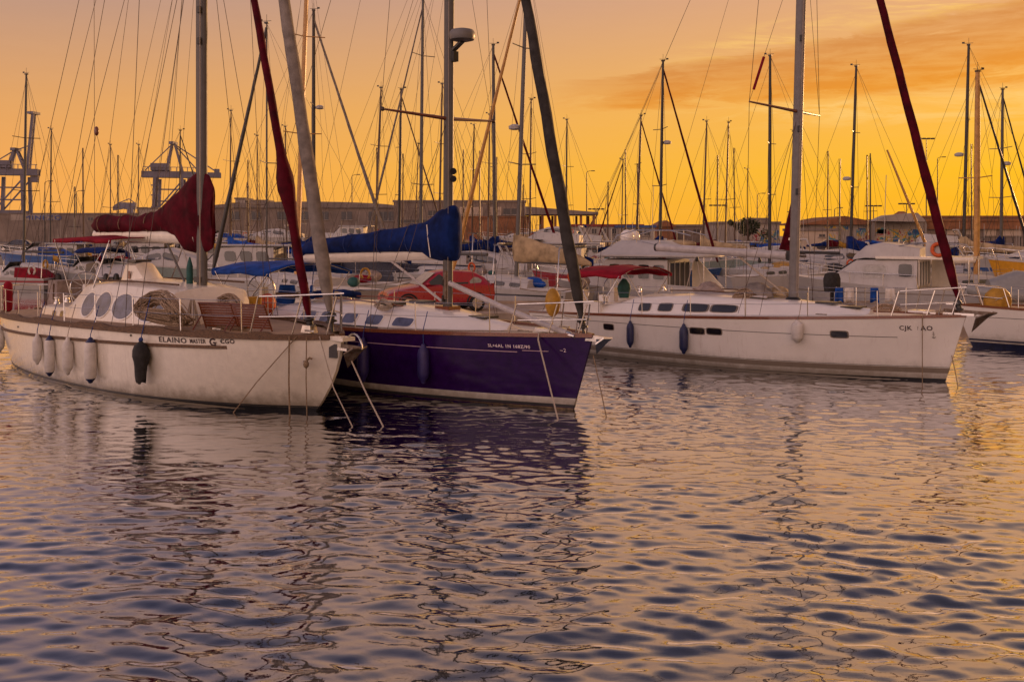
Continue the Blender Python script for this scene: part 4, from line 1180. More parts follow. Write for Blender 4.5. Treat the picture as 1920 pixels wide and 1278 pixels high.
JZ = .65
jt = slab('jetty', -8.6, 14.6, 33.4, 39.8, JZ, -1.0, M_conc)
slab('jetty', 14.603, 21.5, 36.3, 39.8, JZ, -1.0, M_conc)
for i in range(8):
    MB().box((-7.2 + i * 3.0, 33.34, .22), (.28, .12, .8)).build('rubber_buffer', M_rubber, jt)
MB().box((3.0, 33.55, JZ + .06), (23.0, .26, .12)).build('kerb', M_conc, jt)
MB().box((3.0, 39.65, JZ + .06), (23.0, .26, .12)).build('kerb', M_conc, jt)


def bollard(label, x, y):
    o = MB().lathe([(.16, 0), (.11, .05), (.09, .25), (.15, .3), (.15, .36), (.05, .40)], n=12).build('bollard', M_rust, None, smooth=40)
    o.location = (x, y, JZ); tag(o, label, 'bollard', 'bollards along the jetty')


for x, lb in ((-7.6, 'rusty mooring bollard on the jetty behind the navy sloop cockpit'), (3.4, 'rusty mooring bollard on the jetty by the right sloop stern'), (11.6, 'rusty mooring bollard on the jetty in front of the flybridge cruiser')):
    bollard(lb, x, 34.1)


# ================================================================== cars
def car(label, loc, rz, paint, group=None, detail=True, s=1.0):
    o = thing('car', label, 'car', loc, rz, group)
    L = 4.0 * s; W = .84 * s; k = s
    # side profile (x from nose to tail, z) of the body below the windows, lofted across with rounded shoulders
    low = [(-1.98, .34), (-2.0, .52), (-1.93, .68), (-1.55, .80), (-1.0, .90), (-.80, .93), (1.55, .98), (1.93, .92), (1.98, .60), (1.92, .34)]
    body = MB(); rg = []
    for y, ins, dz in ((-1.0, .05, -.10), (-.97, .0, -.02), (-.80, .0, .02), (0, -.03, .035), (.80, .0, .02), (.97, .0, -.02), (1.0, .05, -.10)):
        ring = [(x * k * (1 - ins * .3) - (-.0), y * W, (z + (dz if .6 < z else 0)) * k) for x, z in low] + [(1.6 * k, y * W, .26 * k), (-1.6 * k, y * W, .26 * k)]
        rg.append([Vector(p) for p in ring])
    b = body.loft(rg[::-1]).build('body', paint, o, smooth=35)
    roof = [(-.85, .92), (-.18, 1.40), (.30, 1.47), (1.20, 1.42), (1.62, 1.22), (1.86, .95)]
    rg = []
    for y, f in ((-.95, .0), (-.78, .92), (-.70, 1.0), (0, 1.04), (.70, 1.0), (.78, .92), (.95, .0)):
        rg.append([Vector((x * k, y * W, (.93 + (z - .93) * f) * k)) for x, z in roof])
    gb = MB(); gb.loft(rg[::-1], caps=False, closed=False).build('roof', paint, o, smooth=40)
    if detail:
        def q(x, z, sd, off=.006):
            f = min(1, max(0, (z - .93) / .46)); y = .95 + (.78 - .95) * f / .92
            return (x * k, sd * (y * W + off), z * k)
        for sd in (-1, 1):
            for poly in ([(-.62, .97), (-.10, 1.34), (.30, 1.37), (.30, .97)], [(.36, .97), (.36, 1.37), (.92, 1.35), (.98, .99)], [(1.04, 1.0), (.99, 1.33), (1.20, 1.30), (1.50, 1.12), (1.44, 1.02)]):
                pts = [q(x, z, sd) for x, z in poly]; pts2 = [q(x, z, sd, -.02) for x, z in poly]
                if sd > 0: pts, pts2 = pts[::-1], pts2[::-1]
                MB().loft([[Vector(p) for p in pts2], [Vector(p) for p in pts]]).build('side_window', M_glassp if poly[0][0] > 1 else M_glass, o)
            tube('door_seam', [(.33 * k, sd * (W + .004), .40 * k), (.33 * k, sd * (W + .004), .92 * k)], .006, M_black, o, 4)
            MB().box((.12 * k, sd * (W + .012), .80 * k), (.16, .025, .03)).build('door_handle', M_black, o)
            MB().ell((-.55 * k, sd * (W + .08), 1.0 * k), (.07, .09, .06), 10, 8).build('wing_mirror', paint, o, smooth=60)
            MB().ell((-1.80 * k, sd * .60 * k, .66 * k), (.17, .16, .085), 12, 8).build('headlight', M_glassp, o, smooth=60)
            MB().box((1.93 * k, sd * .68 * k, .86 * k), (.08, .16, .26)).build('tail_light', M_redhull, o)
            tube('sill', [(-1.2 * k, sd * (W + .003), .30 * k), (1.2 * k, sd * (W + .003), .30 * k)], .035, M_black, o, 6)
        ws = [(-.80, -.78), (-.80, .78), (-.22, .66), (-.22, -.66)]
        MB().add([(x * k - .012, y * W / .84 * .95, ((.945 if x < -.5 else 1.375) + .02) * k) for x, y in ws], [(0, 1, 2, 3)]).build('windscreen', M_glassp, o, solid=.01)
        MB().box((-1.995 * k, 0, .56 * k), (.03, .62, .10)).build('grille', M_black, o)
        MB().box((-2.0 * k, 0, .42 * k), (.03, .48, .10)).build('number_plate', M_yel, o)
        MB().box((-1.96 * k, 0, .35 * k), (.10, 1.5, .12)).build('bumper', paint, o)
    for x in (-1.25, 1.28):
        for sd in (-1, 1):
            w_ = MB().lathe([(.0, -.10), (.26, -.10), (.30, -.07), (.30, .07), (.26, .10), (.0, .10)], (x * k, sd * (W - .07), .30), 18, (0, 1, 0)).build('wheel', M_rubber, o, smooth=40)
            if detail:
                rm = MB().lathe([(.19, 0), (.19, .02), (.17, .02)], (x * k, sd * (W + .025), .30), 18, (0, sd, 0))
                for a in range(7):
                    t_ = 2 * math.pi * a / 7; rm.bar((x * k, sd * (W + .045), .30), (x * k + .17 * math.cos(t_), sd * (W + .045), .30 + .17 * math.sin(t_)), .045, .02)
                rm.build('rim', M_steel, w_, smooth=30)
                aw = MB().tube([(x * k + .36 * math.cos(t_), sd * (W + .0), .30 + .36 * math.sin(t_)) for t_ in [math.pi * i / 10 for i in range(11)]], .035, 6).build('wheel_arch', M_black, o, smooth=60)
    return o


car('red hatchback parked on the jetty behind the navy sloop', (-2.75, 36.2, JZ), R_(20), M_red)


def clutter(r, H, L, fb):
    """the small gear that fills every cockpit and rail"""
    q = rnd.random
    for _ in range(2):
        y = (q() - .5) * H.B; x = -L * (.7 + .25 * q()); z = fb + .1
        tube('aerial', [(x, y, z), (x + .1 * (q() - .5), y, z + 1.6 + 1.8 * q())], .014, rnd.choice((M_bgwhite, M_darkspar)), r, 4)
    if q() < .6:
        x = -L * .97; y = (q() - .5) * H.B
        tube('flag_staff', [(x, y, fb), (x - .25, y, fb + 1.5)], .018, M_darkspar, r, 4)
        rows = [[Vector((x - .2 - k * .12, y + .05 * math.sin(k * 2.1), fb + 1.4 - v * .35 - .05 * k)) for k in range(5)] for v in (0, .5, 1)]
        MB().grid(rows).build('flag', rnd.choice((M_redcan, M_yel, M_bluecan)), r, smooth=60, solid=.01)
    if q() < .6:
        sd = rnd.choice((-1, 1)); u = .85; p = H.pt(u, 1, sd)
        MB().tube([(p.x + .22 * math.cos(a), p.y, p.z + .5 + .26 * math.sin(a)) for a in [math.pi * (-.3 + 1.6 * i / 10) for i in range(11)]], .06, 6).build('horseshoe_buoy', rnd.choice((M_orange, M_yel, M_fwhite)), r, smooth=60)
    for _ in range(3):
        x = -L * (.45 + .5 * q()); y = (q() - .5) * H.B * 1.2; s_ = .18 + .22 * q()
        MB().ell((x, y, fb + s_ * .7), (s_ * (1 + q()), s_, s_ * .8), 8, 6).build('stowed_gear', rnd.choice((M_bluecan2, M_skin, M_redcan, M_tancan, M_rubber, M_green, M_yel)), r, smooth=60)
    for sd in (-1, 1):
        x = -L * (.55 + .3 * q()); p = H.pt(-x / L, 1, sd)
        tube('dock_line', sag((p.x, p.y, p.z + .05), (p.x - L * .3, p.y * .8, p.z + .1), .12, 5), .02, M_roped, r, 4)
    if q() < .7:
        x0 = -L * .95
        tube('stern_arch', [(x0, -H.B * .8, fb), (x0 - .05, -H.B * .75, fb + 1.7), (x0 - .05, H.B * .75, fb + 1.7), (x0, H.B * .8, fb)], .028, M_steel, r, 6)
        if q() < .6: MB().box((x0 - .05, 0, fb + 1.75), (.7, H.B * 1.2, .04)).build('solar_panel', M_glass, r)


# ================================================================== generic sailboat farther off
def bg_sail(name, label, pxm, d, phi, L, Ht, hullm=M_bgwhite, mastm=M_darkspar, rm=.075, lean_=0.0, cov=None, furl=None, furl_r=.07, spread=(.45,), radar=None, group='sailboats berthed behind the jetty', boomz=2.7, stripe=None, gold_boom=None, vane=True, antim=M_antib, fu=.03, fh=.97, mast_u=.42, fb=1.1, hwb=1.0, cabin=True, wires=True, wr=.008, rows_cov=None):
    base = px(pxm, 440, d)
    dirv = Vector((math.cos(R_(phi)), math.sin(R_(phi)), 0))
    loc = Vector((base.x, base.y, 0)) + dirv * (L * mast_u)
    r = thing(name, label, 'sailboat', loc, R_(phi), group)
    H = Hull(L, L * .31, fb * 1.12, fb, fb * .92, ov=.55, ovs=.3, tab=BEAM_MOD, wl=.86, flare=.8)
    us = bowspace(14)
    hull_parts(r, H, hullm, M_deck, us, antifoul=antim, z_af=.08, stripes=[('stripe', fb * .72, fb * .78, stripe, .05, .99)] if stripe else ())
    Xm = -L * mast_u
    if cabin:
        b0 = H.B
        secs = [(-L * .74, b0 * .62, b0 * .52, fb * .9, fb + .30), (-L * .5, b0 * .62, b0 * .5, fb * .95, fb + .42), (-L * .36, b0 * .5, b0 * .38, fb, fb + .36), (-L * .22, b0 * .25, b0 * .16, fb * 1.05, fb + .12)]
        trunk(secs, 5).build('coach_roof', M_bgwhite, r, smooth=40)
        for xx in (-.66, -.56, -.46):
            for sd in (-1, 1): side_window(r, 'cabin_window', secs, xx * L, .52, L * .035, .22, M_glass, sd, 8, 4.0)
    # mast: lean_ = sideways lean in the picture (metres per metre, along world x)
    cphi, sphi = math.cos(R_(phi)), math.sin(R_(phi))
    dx, dy = lean_ * cphi, -lean_ * sphi
    mast_part(r, Xm, fb + .3, Ht, rm, rm * .8, mastm, dx=dx, dy=dy, n=8)
    top = Vector((Xm + dx * (Ht - fb - .3), dy * (Ht - fb - .3), Ht))
    pos = lambda z: Vector((Xm + dx * (z - fb - .3), dy * (z - fb - .3), z))
    be = Xm - L * .40
    tube('boom', [pos(boomz) + Vector((-rm, 0, 0)), (be, 0, boomz - .05)], rm * .85, gold_boom or mastm, r, 8)
    if cov:
        cover(r, rows_cov or [(be - .1, boomz, boomz + .18, .05), (be + .2, boomz - .02, boomz + .32, .15), (Xm - L * .2, boomz, boomz + .48, .19), (Xm - .5, boomz, boomz + .72, .19), (Xm - .1, boomz - .15, boomz + 1.05, .16), (Xm + rm * 2.2, boomz - .1, boomz + 1.0, .08)], cov, n=10)
    for f in spread:
        z = f * Ht
        for sd in (-1, 1): tube('spreader', [pos(z), pos(z) + Vector((-.12, sd * hwb, .05))], .026, mastm, r, 5)
    if wires:
        for sd in (-1, 1):
            z = spread[0] * Ht if spread else Ht * .5
            MB().tube([(Xm - .15, sd * H.B * .92, fb), pos(z) + Vector((-.12, sd * hwb, .05)), top], wr, 3).build('cap_shroud', M_wire, r)
            wire(r, (Xm + .35, sd * H.B * .85, fb), pos(z), wr, name='lower_shroud', n=3)
            wire(r, (Xm - .6, sd * H.B * .85, fb), pos(z), wr, name='lower_shroud', n=3)
        wire(r, (-L + .2, 0, fb), top, wr, name='backstay', n=3)
        wire(r, (be, 0, boomz), top, wr * .8, name='topping_lift', n=3)
    ft = pos(Ht * fh)
    if furl: furled(r, (-L * fu, 0, fb + .5), ft, furl_r, furl, 'furled_jib', n=7, k=18)
    wire(r, (-.1, 0, fb * 1.1), ft, wr, name='forestay', n=3)
    if radar:
        z = radar
        MB().lathe([(.15, 0), (.26, .03), (.28, .16), (.14, .24)], pos(z) + Vector((.38, 0, 0)), 12).build('radar_dome', M_bgwhite, r, smooth=40)
    if vane:
        b = MB().tube([top, top + Vector((0, 0, .45))], .012, 3); b.tube([top + Vector((-.25, 0, .12)), top + Vector((.3, 0, .12))], .015, 3); b.box(top + Vector((.3, 0, .17)), (.16, .02, .1)); b.box(top + Vector((0, 0, .03)), (.22, .14, .08))
        b.build('wind_vane', M_darkspar, r)
    rails(r, H, -L * .9, -L * .12, 6, hgt=.55, wires=2, r=.014, rw=.006, m=M_steel)
    clutter(r, H, L, fb)
    return r


def dep(yt, H): return (H - CAMH) * 1867 / (440 - yt)


G1 = 'sailboats berthed behind the jetty'
bg_sail('sailboat', 'white sailboat with tan sail cover moored right of the red car', 968, 43.5, 141, 8.6, 15.4, M_bgwhite, M_alu, .105, lean_=.035, cov=M_tancan, furl=M_gold, furl_r=.10, spread=(.42, .75), radar=8.0, boomz=2.25, stripe=M_stripe, fu=.16, mast_u=.60, fb=1.15, hwb=.95,  # jib shares the spar gold: warm low sunlight put into its colour
        rows_cov=[(-9.1, 2.1, 2.25, .05), (-8.6, 2.12, 2.55, .15), (-7.6, 2.16, 2.85, .2), (-6.4, 2.2, 3.1, .2), (-5.5, 2.15, 3.35, .2), (-5.05, 2.2, 3.45, .12)])
bg_sail('sailboat', 'sailboat with thick golden mast rising behind the white furled genoa', 556, 47, 130, 10, 17, M_bgwhite, M_gold, .14, lean_=.035, cov=M_bluecan, spread=(.48, .75), boomz=2.4)
bg_sail('sailboat', 'sailboat with slanting black furled jib right of the left cutter mast', 500, 50, 168, 10.5, 14.0, M_bgwhite, M_alud, .05, furl=M_darkspar, furl_r=.12, spread=(.5,), fu=.02, fh=.985, mast_u=.30, boomz=2.2, wires=True)
bg_sail('sailboat', 'sailboat with golden mast and cream boom behind the right sloop bow', 1831, 46.5, 20, 9.5, 11.0, M_bgwhite, M_gold, .15, lean_=.006, furl=M_darkspar, furl_r=.07, spread=(.55,), boomz=2.2, gold_boom=M_cream)
# the row farther back: (label, x top, y top, x foot, height, mast, radius, heading, canvas, furled jib, extras)
FAR = [
    ('sailboat with tall dark mast beside the leftmost port crane', 49, 140, 44, 14, M_darkspar, .10, 150, None, None, {}),
    ('sailboat with slim mast just right of the leftmost port crane', 96, 243, 94, 12.5, M_darkspar, .07, 160, None, None, {}),
    ('sailboat with thin mast above the aft end of the maroon sail cover', 207, 272, 207, 12, M_brownspar, .06, 150, None, None, {}),
    ('sailboat with thin mast left of the middle port crane', 260, 272, 258, 12, M_brownspar, .06, 145, None, None, {}),
    ('sailboat with dark mast standing in front of the middle port crane', 338, 245, 336, 12.5, M_darkspar, .07, 35, None, M_darkspar, {}),
    ('sailboat with thin brown mast just right of the left cutter mast', 433, 208, 430, 13, M_brownspar, .06, 150, M_bluecan2, None, {}),
    ('sailboat with thin brown mast left of the maroon furled staysail', 482, 255, 482, 12, M_brownspar, .06, 140, None, None, {}),
    ('sailboat with radar dome on its dark mast beside the white furled genoa', 588, 20, 588, 17.5, M_darkspar, .12, 12, M_bluecan, M_sail, {'radar': 11.3, 'spread': (.42, .66), 'furl_r': .11}),
    ('sailboat with short brown mast hidden behind the maroon furled staysail', 535, 238, 538, 12.5, M_brownspar, .07, 150, None, None, {}),
    ('sailboat with leaning brown mast left of the navy sloop spreader tip', 714, 165, 701, 14, M_brownspar, .08, 150, None, None, {}),
    ('sailboat with olive mast under the navy sloop port spreader', 752, 168, 747, 14, M_darkspar, .10, 20, None, M_brownspar, {}),
    ('sailboat with the tallest grey mast left of the navy sloop mast', 793, -5, 788, 18, M_alud, .12, 150, None, M_sail, {'spread': (.36, .6, .8)}),
    ('sailboat with thin mast close on the left of the navy sloop mast', 829, 158, 822, 14, M_brownspar, .08, 145, None, None, {}),
    ('sailboat with short mast low above the blue sail cover', 785, 270, 776, 11.5, M_brownspar, .06, 30, None, None, {}),
    ('sailboat with brown mast first to the right of the navy sloop mast', 889, 235, 884, 13, M_brownspar, .08, 150, None, None, {}),
    ('sailboat with grey mast and dark red furled jib beside the golden furled jib', 925, 85, 928, 15.5, M_alud, .12, 10, None, M_maroon, {'spread': (.5, .75), 'furl_r': .09}),
    ('sailboat with brown mast crossed by the golden furled jib', 918, 215, 915, 13, M_brownspar, .08, 145, None, None, {}),
    ('sailboat with slim mast between the radar mast and grey furled genoa', 996, 187, 993, 13.5, M_brownspar, .08, 30, None, None, {}),
    ('sailboat with slim mast just right of the grey furled genoa', 1063, 225, 1061, 13, M_darkspar, .08, 150, None, None, {}),
    ('sailboat with the lower of two short red masts left of the white hardtop yacht', 1168, 300, 1165, 10.5, M_brownspar, .06, 150, None, M_maroon, {}),
    ('sailboat with paired dark red mast and jib over the hardtop yacht', 1202, 217, 1192, 13, M_brownspar, .09, 15, None, M_maroon, {'furl_r': .08}),
    ('sailboat with tall mast and red furled jib slanting to the white boom', 1243, 115, 1237, 14.5, M_darkspar, .11, 12, None, M_maroon, {'radar': 9.2, 'furl_r': .09}),
    ('sailboat with thin mast first right of the slanting red jib', 1325, 228, 1317, 12.5, M_brownspar, .08, 150, None, None, {}),
    ('sailboat with thin mast second right of the slanting red jib', 1366, 230, 1359, 12.5, M_brownspar, .08, 35, None, None, {}),
    ('sailboat with the shortest thin mast under the right sloop spreader', 1402, 318, 1402, 10, M_brownspar, .05, 150, None, None, {}),
    ('sailboat with dark mast close left of the right sloop mast', 1444, 105, 1443, 15, M_darkspar, .11, 150, None, None, {'spread': (.4, .62)}),
    ('sailboat with radar dome on its mast right of the right sloop mast', 1605, 125, 1594, 14.5, M_darkspar, .10, 150, None, None, {'radar': 7.0}),
    ('sailboat with tall slim mast left of the golden mast', 1816, 85, 1806, 15, M_darkspar, .10, 150, None, None, {'radar': 8.2}),
    ('sailboat with grey mast and dark jib at the right picture edge', 1880, 168, 1877, 13, M_alud, .11, 15, None, M_sailg, {'radar': 8.0}),
]
for lb, xt, yt, xb, Ht, mm, rm_, phi, cov_, fu_, ex in FAR:
    d_ = dep(yt, Ht)
    ln = (xt - xb) / max(60., 480. - yt)
    kw = dict(spread=(.5,) if Ht < 12.6 else (.45, .7)); kw.update(ex)
    bg_sail('sailboat', lb, xb, d_, phi + rnd.uniform(-8, 8), Ht * .74, Ht, rnd.choice((M_bgwhite, M_bgwhite, M_bggrey, M_bgwhite, M_bluehull)), mm, rm_, lean_=ln, cov=cov_ or rnd.choice((None, M_bluecan, M_tancan, None)), furl=fu_, group='sailboats in the far rows', wr=.0075 + d_ * .00006, stripe=rnd.choice((None, M_stripe, M_bluehull)), boomz=2.3, **kw)


ORD = 'first second third fourth fifth sixth seventh eighth ninth tenth eleventh twelfth thirteenth fourteenth fifteenth sixteenth seventeenth eighteenth nineteenth twentieth twenty-first twenty-second twenty-third twenty-fourth twenty-fifth twenty-sixth'.split()
GD = 'distant sailboats among the far masts'
for i in range(26):
    xx = 20 + i * 73 + rnd.uniform(-26, 26); Hh = rnd.uniform(8.5, 13.0); dd = rnd.uniform(98, 109)
    b_ = px(xx, 440, dd); L_ = Hh * .72
    r_ = thing('sailboat', 'distant thin masted sailboat, %s from the left in the farthest row' % ORD[i], 'sailboat', (b_.x, b_.y, 0), R_(rnd.choice((0, 180)) + rnd.uniform(-25, 25)), GD)
    H_ = Hull(L_, L_ * .3, 1.15, 1.0, .95, ov=.5, ovs=.2, wl=.86); hull_parts(r_, H_, rnd.choice((M_bgwhite, M_bgwhite, M_bggrey)), M_deck, bowspace(8))
    trunk([(-L_ * .7, .8, .65, .9, 1.4), (-L_ * .45, .7, .5, .95, 1.45), (-L_ * .2, .3, .2, 1.0, 1.1)], 5).build('coach_roof', M_bgwhite, r_, smooth=40)
    xm_ = -L_ * .42; mm_ = rnd.choice((M_brownspar, M_darkspar))
    tube('mast', [(xm_, 0, 1.3), (xm_ + rnd.uniform(-.15, .15), 0, Hh)], [.08, .06], mm_, r_, 6)
    tube('boom', [(xm_, 0, 2.2), (xm_ - L_ * .4, 0, 2.2)], .07, mm_, r_, 5)
    tube('spreader', [(xm_, -.9, Hh * .5), (xm_, .9, Hh * .5)], .025, mm_, r_, 4)
    cover(r_, [(xm_ - L_ * .4, 2.2, 2.35, .06), (xm_ - L_ * .2, 2.2, 2.6, .15), (xm_ - .1, 2.15, 2.9, .12)], rnd.choice((M_bluecan, M_bluecan2, M_tancan, M_maroon)), n=8)
    for sd in (-1, 1): MB().tube([(xm_, sd * H_.B * .9, 1), (xm_, sd * .9, Hh * .5), (xm_, 0, Hh)], .013, 3).build('shroud', M_wire, r_)
    wire(r_, (-.1, 0, 1.1), (xm_, 0, Hh * .97), .013, name='forestay', n=3); wire(r_, (-L_ + .1, 0, 1.0), (xm_, 0, Hh), .013, name='backstay', n=3)


# dark red mainsail stack with a white emblem, on a small boat behind the right sloop mast
rb = bg_sail('sailboat', 'small sailboat with dark red triangular sail behind the right sloop mast', 1489, 58, 12, 7.6, 9.4, M_bgwhite, M_alu, .07, spread=(.5,), boomz=2.3, group='sailboats in the far rows', hwb=.6)
sx0 = -7.6 * .42
pp = [(sx0 - .07, 2.45), (sx0 - .92, 2.55), (sx0 - .75, 3.0), (sx0 - .07, 5.6)]
so_ = MB().prism(pp, -.09, .09, lambda u, v, w_: (u, w_, v)).build('mainsail_bundle', M_maroon, rb)
MB().add([(sx0 - .42, -.096, 3.1), (sx0 - .30, -.096, 3.05), (sx0 - .22, -.096, 3.25), (sx0 - .32, -.096, 3.42), (sx0 - .28, -.096, 3.25), (sx0 - .40, -.096, 3.22)], [(0, 1, 2, 4), (4, 2, 3), (0, 4, 5)]).build('emblem', M_white, so_, solid=.003)


# ================================================================== motor boats
def motorboat(name, label, pxc, d, phi, L, fb=1.0, style='cuddy', hullm=M_bgwhite, canvas=M_bluecan2, stripe=None, engine=0, group='motor boats in the far rows', cab=1.0, z0=0.0, anti=M_antib, beam=None, glass=M_glass, cat='motor boat'):
    base = px(pxc, 440, d); dirv = Vector((math.cos(R_(phi)), math.sin(R_(phi)), 0))
    loc = Vector((base.x, base.y, z0)) + dirv * (L / 2)
    r = thing(name, label, cat, loc, R_(phi), group)
    H = Hull(L, beam or max(1.9, L * .34), fb * 1.25, fb * 1.02, fb * .9, ov=L * .09, ovs=.1, tab=BEAM_MOT, wl=.84, flare=1.1, rake=.9)
    us = bowspace(14)
    hull_parts(r, H, hullm, M_bgwhite, us, antifoul=anti, z_af=.10, stripes=[('stripe', fb * .66, fb * .80, stripe, 0.02, 1)] if stripe else (), rail=(M_bgwhite, .06, .05))
    b0 = H.B; e = fb
    def wins(secs, xs, t_=.58, lt=.24, lx=.07, p=4.0):
        for xx in xs:
            for sd in (-1, 1): side_window(r, 'window', secs, xx * L, t_, L * lx, lt, glass, sd, 10, p, skew=.3)
    if style in ('cuddy', 'bimini'):
        secs = [(-L * .62, b0 * .74, b0 * .66, e * .95, e + .55 * cab), (-L * .5, b0 * .72, b0 * .6, e, e + .62 * cab), (-L * .38, b0 * .62, b0 * .45, e * 1.02, e + .30), (-L * .18, b0 * .34, b0 * .2, e * 1.1, e + .20)]
        trunk(secs, 5, .08).build('cabin', M_bgwhite, r, smooth=40)
        wins(secs, (-.56, -.46), .55, .22, .04)
        ws = [(-L * .40, -b0 * .58, e + .34), (-L * .40, b0 * .58, e + .34), (-L * .50, b0 * .56, e + .95 * cab), (-L * .50, -b0 * .56, e + .95 * cab)]
        MB().add(ws, [(0, 1, 2, 3)]).build('windscreen', glass, r, solid=.03)
        if style == 'bimini': bimini(r, -L * .88, -L * .48, b0 * .8, e + 1.35, canvas, deckz=e, rise=.14)
        else: MB().loft([[Vector((-L * .97, y, e * .9)), Vector((-L * .8, y * .95, e + .45)), Vector((-L * .6, y * .9, e + .62)), Vector((-L * .6, y, e * .9))] for y in (-b0 * .86, 0, b0 * .86)]).build('cockpit_cover', canvas, r, smooth=40)
    if style in ('hardtop', 'fly'):
        hc = 1.55 * cab
        secs = [(-L * .82, b0 * .80, b0 * .74, e * .95, e + hc), (-L * .55, b0 * .80, b0 * .72, e, e + hc + .05), (-L * .42, b0 * .74, b0 * .62, e, e + hc), (-L * .30, b0 * .62, b0 * .5, e, e + .62), (-L * .10, b0 * .28, b0 * .16, e * 1.12, e + .32)]
        trunk(secs, 5, .07).build('cabin', M_bgwhite, r, smooth=35)
        wins(secs, (-.74, -.62, -.50), .66, .20, .045)
        a = secs[2]; c = secs[3]
        MB().add([(a[0] + (c[0] - a[0]) * t_ + .05, s_ * (a[2] + (c[2] - a[2]) * t_) * .92, a[4] + (c[4] - a[4]) * t_ + .03) for t_, s_ in ((.1, -1), (.1, 1), (.85, 1), (.85, -1))], [(0, 1, 2, 3)]).build('windscreen', glass, r, solid=.03)
        MB().loft([[Vector((x, y, e + hc + z)) for x, y in ((-L * .95, -b0 * w_), (-L * .4, -b0 * w_ * .9), (-L * .36, 0), (-L * .4, b0 * w_ * .9), (-L * .95, b0 * w_))] for z, w_ in ((.04, .8), (.10, .84), (.16, .78))]).build('roof', M_bgwhite, r, smooth=30)
        for sd in (-1, 1): tube('roof_post', [(-L * .93, sd * b0 * .75, e * .9), (-L * .93, sd * b0 * .75, e + hc + .05)], .03, M_steel, r, 6)
        if style == 'fly':
            z1 = e + hc + .16
            fs = [(-L * .80, b0 * .62, b0 * .58, z1, z1 + .45), (-L * .5, b0 * .62, b0 * .55, z1, z1 + .65), (-L * .42, b0 * .45, b0 * .3, z1, z1 + .25)]
            trunk(fs, 5, .02).build('flybridge', M_bgwhite, r, smooth=35)
            tube('radar_arch', [(-L * .86, -b0 * .6, z1), (-L * .80, -b0 * .58, z1 + 1.0), (-L * .80, b0 * .58, z1 + 1.0), (-L * .86, b0 * .6, z1)], .06, M_bgwhite, r, 8)
        else:
            tube('aerial', [(-L * .7, b0 * .3, e + hc), (-L * .74, b0 * .3, e + hc + 2.2)], .012, M_bgwhite, r, 4)
    if style == 'sport':
        secs = [(-L * .92, b0 * .86, b0 * .8, e * .92, e + .42), (-L * .62, b0 * .84, b0 * .68, e, e + 1.05 * cab), (-L * .48, b0 * .78, b0 * .56, e, e + .95 * cab), (-L * .30, b0 * .6, b0 * .42, e * 1.05, e + .38), (-L * .08, b0 * .24, b0 * .14, e * 1.15, e + .24)]
        trunk(secs, 5, .06).build('cabin', M_bgwhite, r, smooth=40)
        wins(secs, (-.66, -.50), .62, .22, .075)
        wins(secs, (-.30,), .55, .26, .06)
        tube('radar_arch', [(-L * .82, -b0 * .8, e), (-L * .74, -b0 * .7, e + 1.5), (-L * .74, b0 * .7, e + 1.5), (-L * .82, b0 * .8, e)], .07, M_bgwhite, r, 8)
    if style == 'open':
        MB().box((-L * .55, 0, e + .45), (.5, .5, .9), taper=.75).build('console', M_bgwhite, r)
        MB().box((-L * .72, 0, e + .25), (.5, b0 * 1.2, .5)).build('seat', M_skin, r)
    for k in range(engine):
        y = (k - (engine - 1) / 2) * .55
        en = MB().loft([[Vector((-L - .28 + rx * math.cos(a), y + ry * math.sin(a), e * .55 + z)) for a in [2 * math.pi * i / 10 for i in range(10)]] for rx, ry, z in ((.07, .07, -.8), (.08, .08, .0), (.20, .16, .05), (.23, .18, .3), (.18, .15, .55), (.07, .06, .62))]).build('outboard_engine', M_black, r, smooth=40)
    pulpit(r, H, -L * .42, .5, r=.018, xf=-.15)
    clutter(r, H, L, fb)
    return r


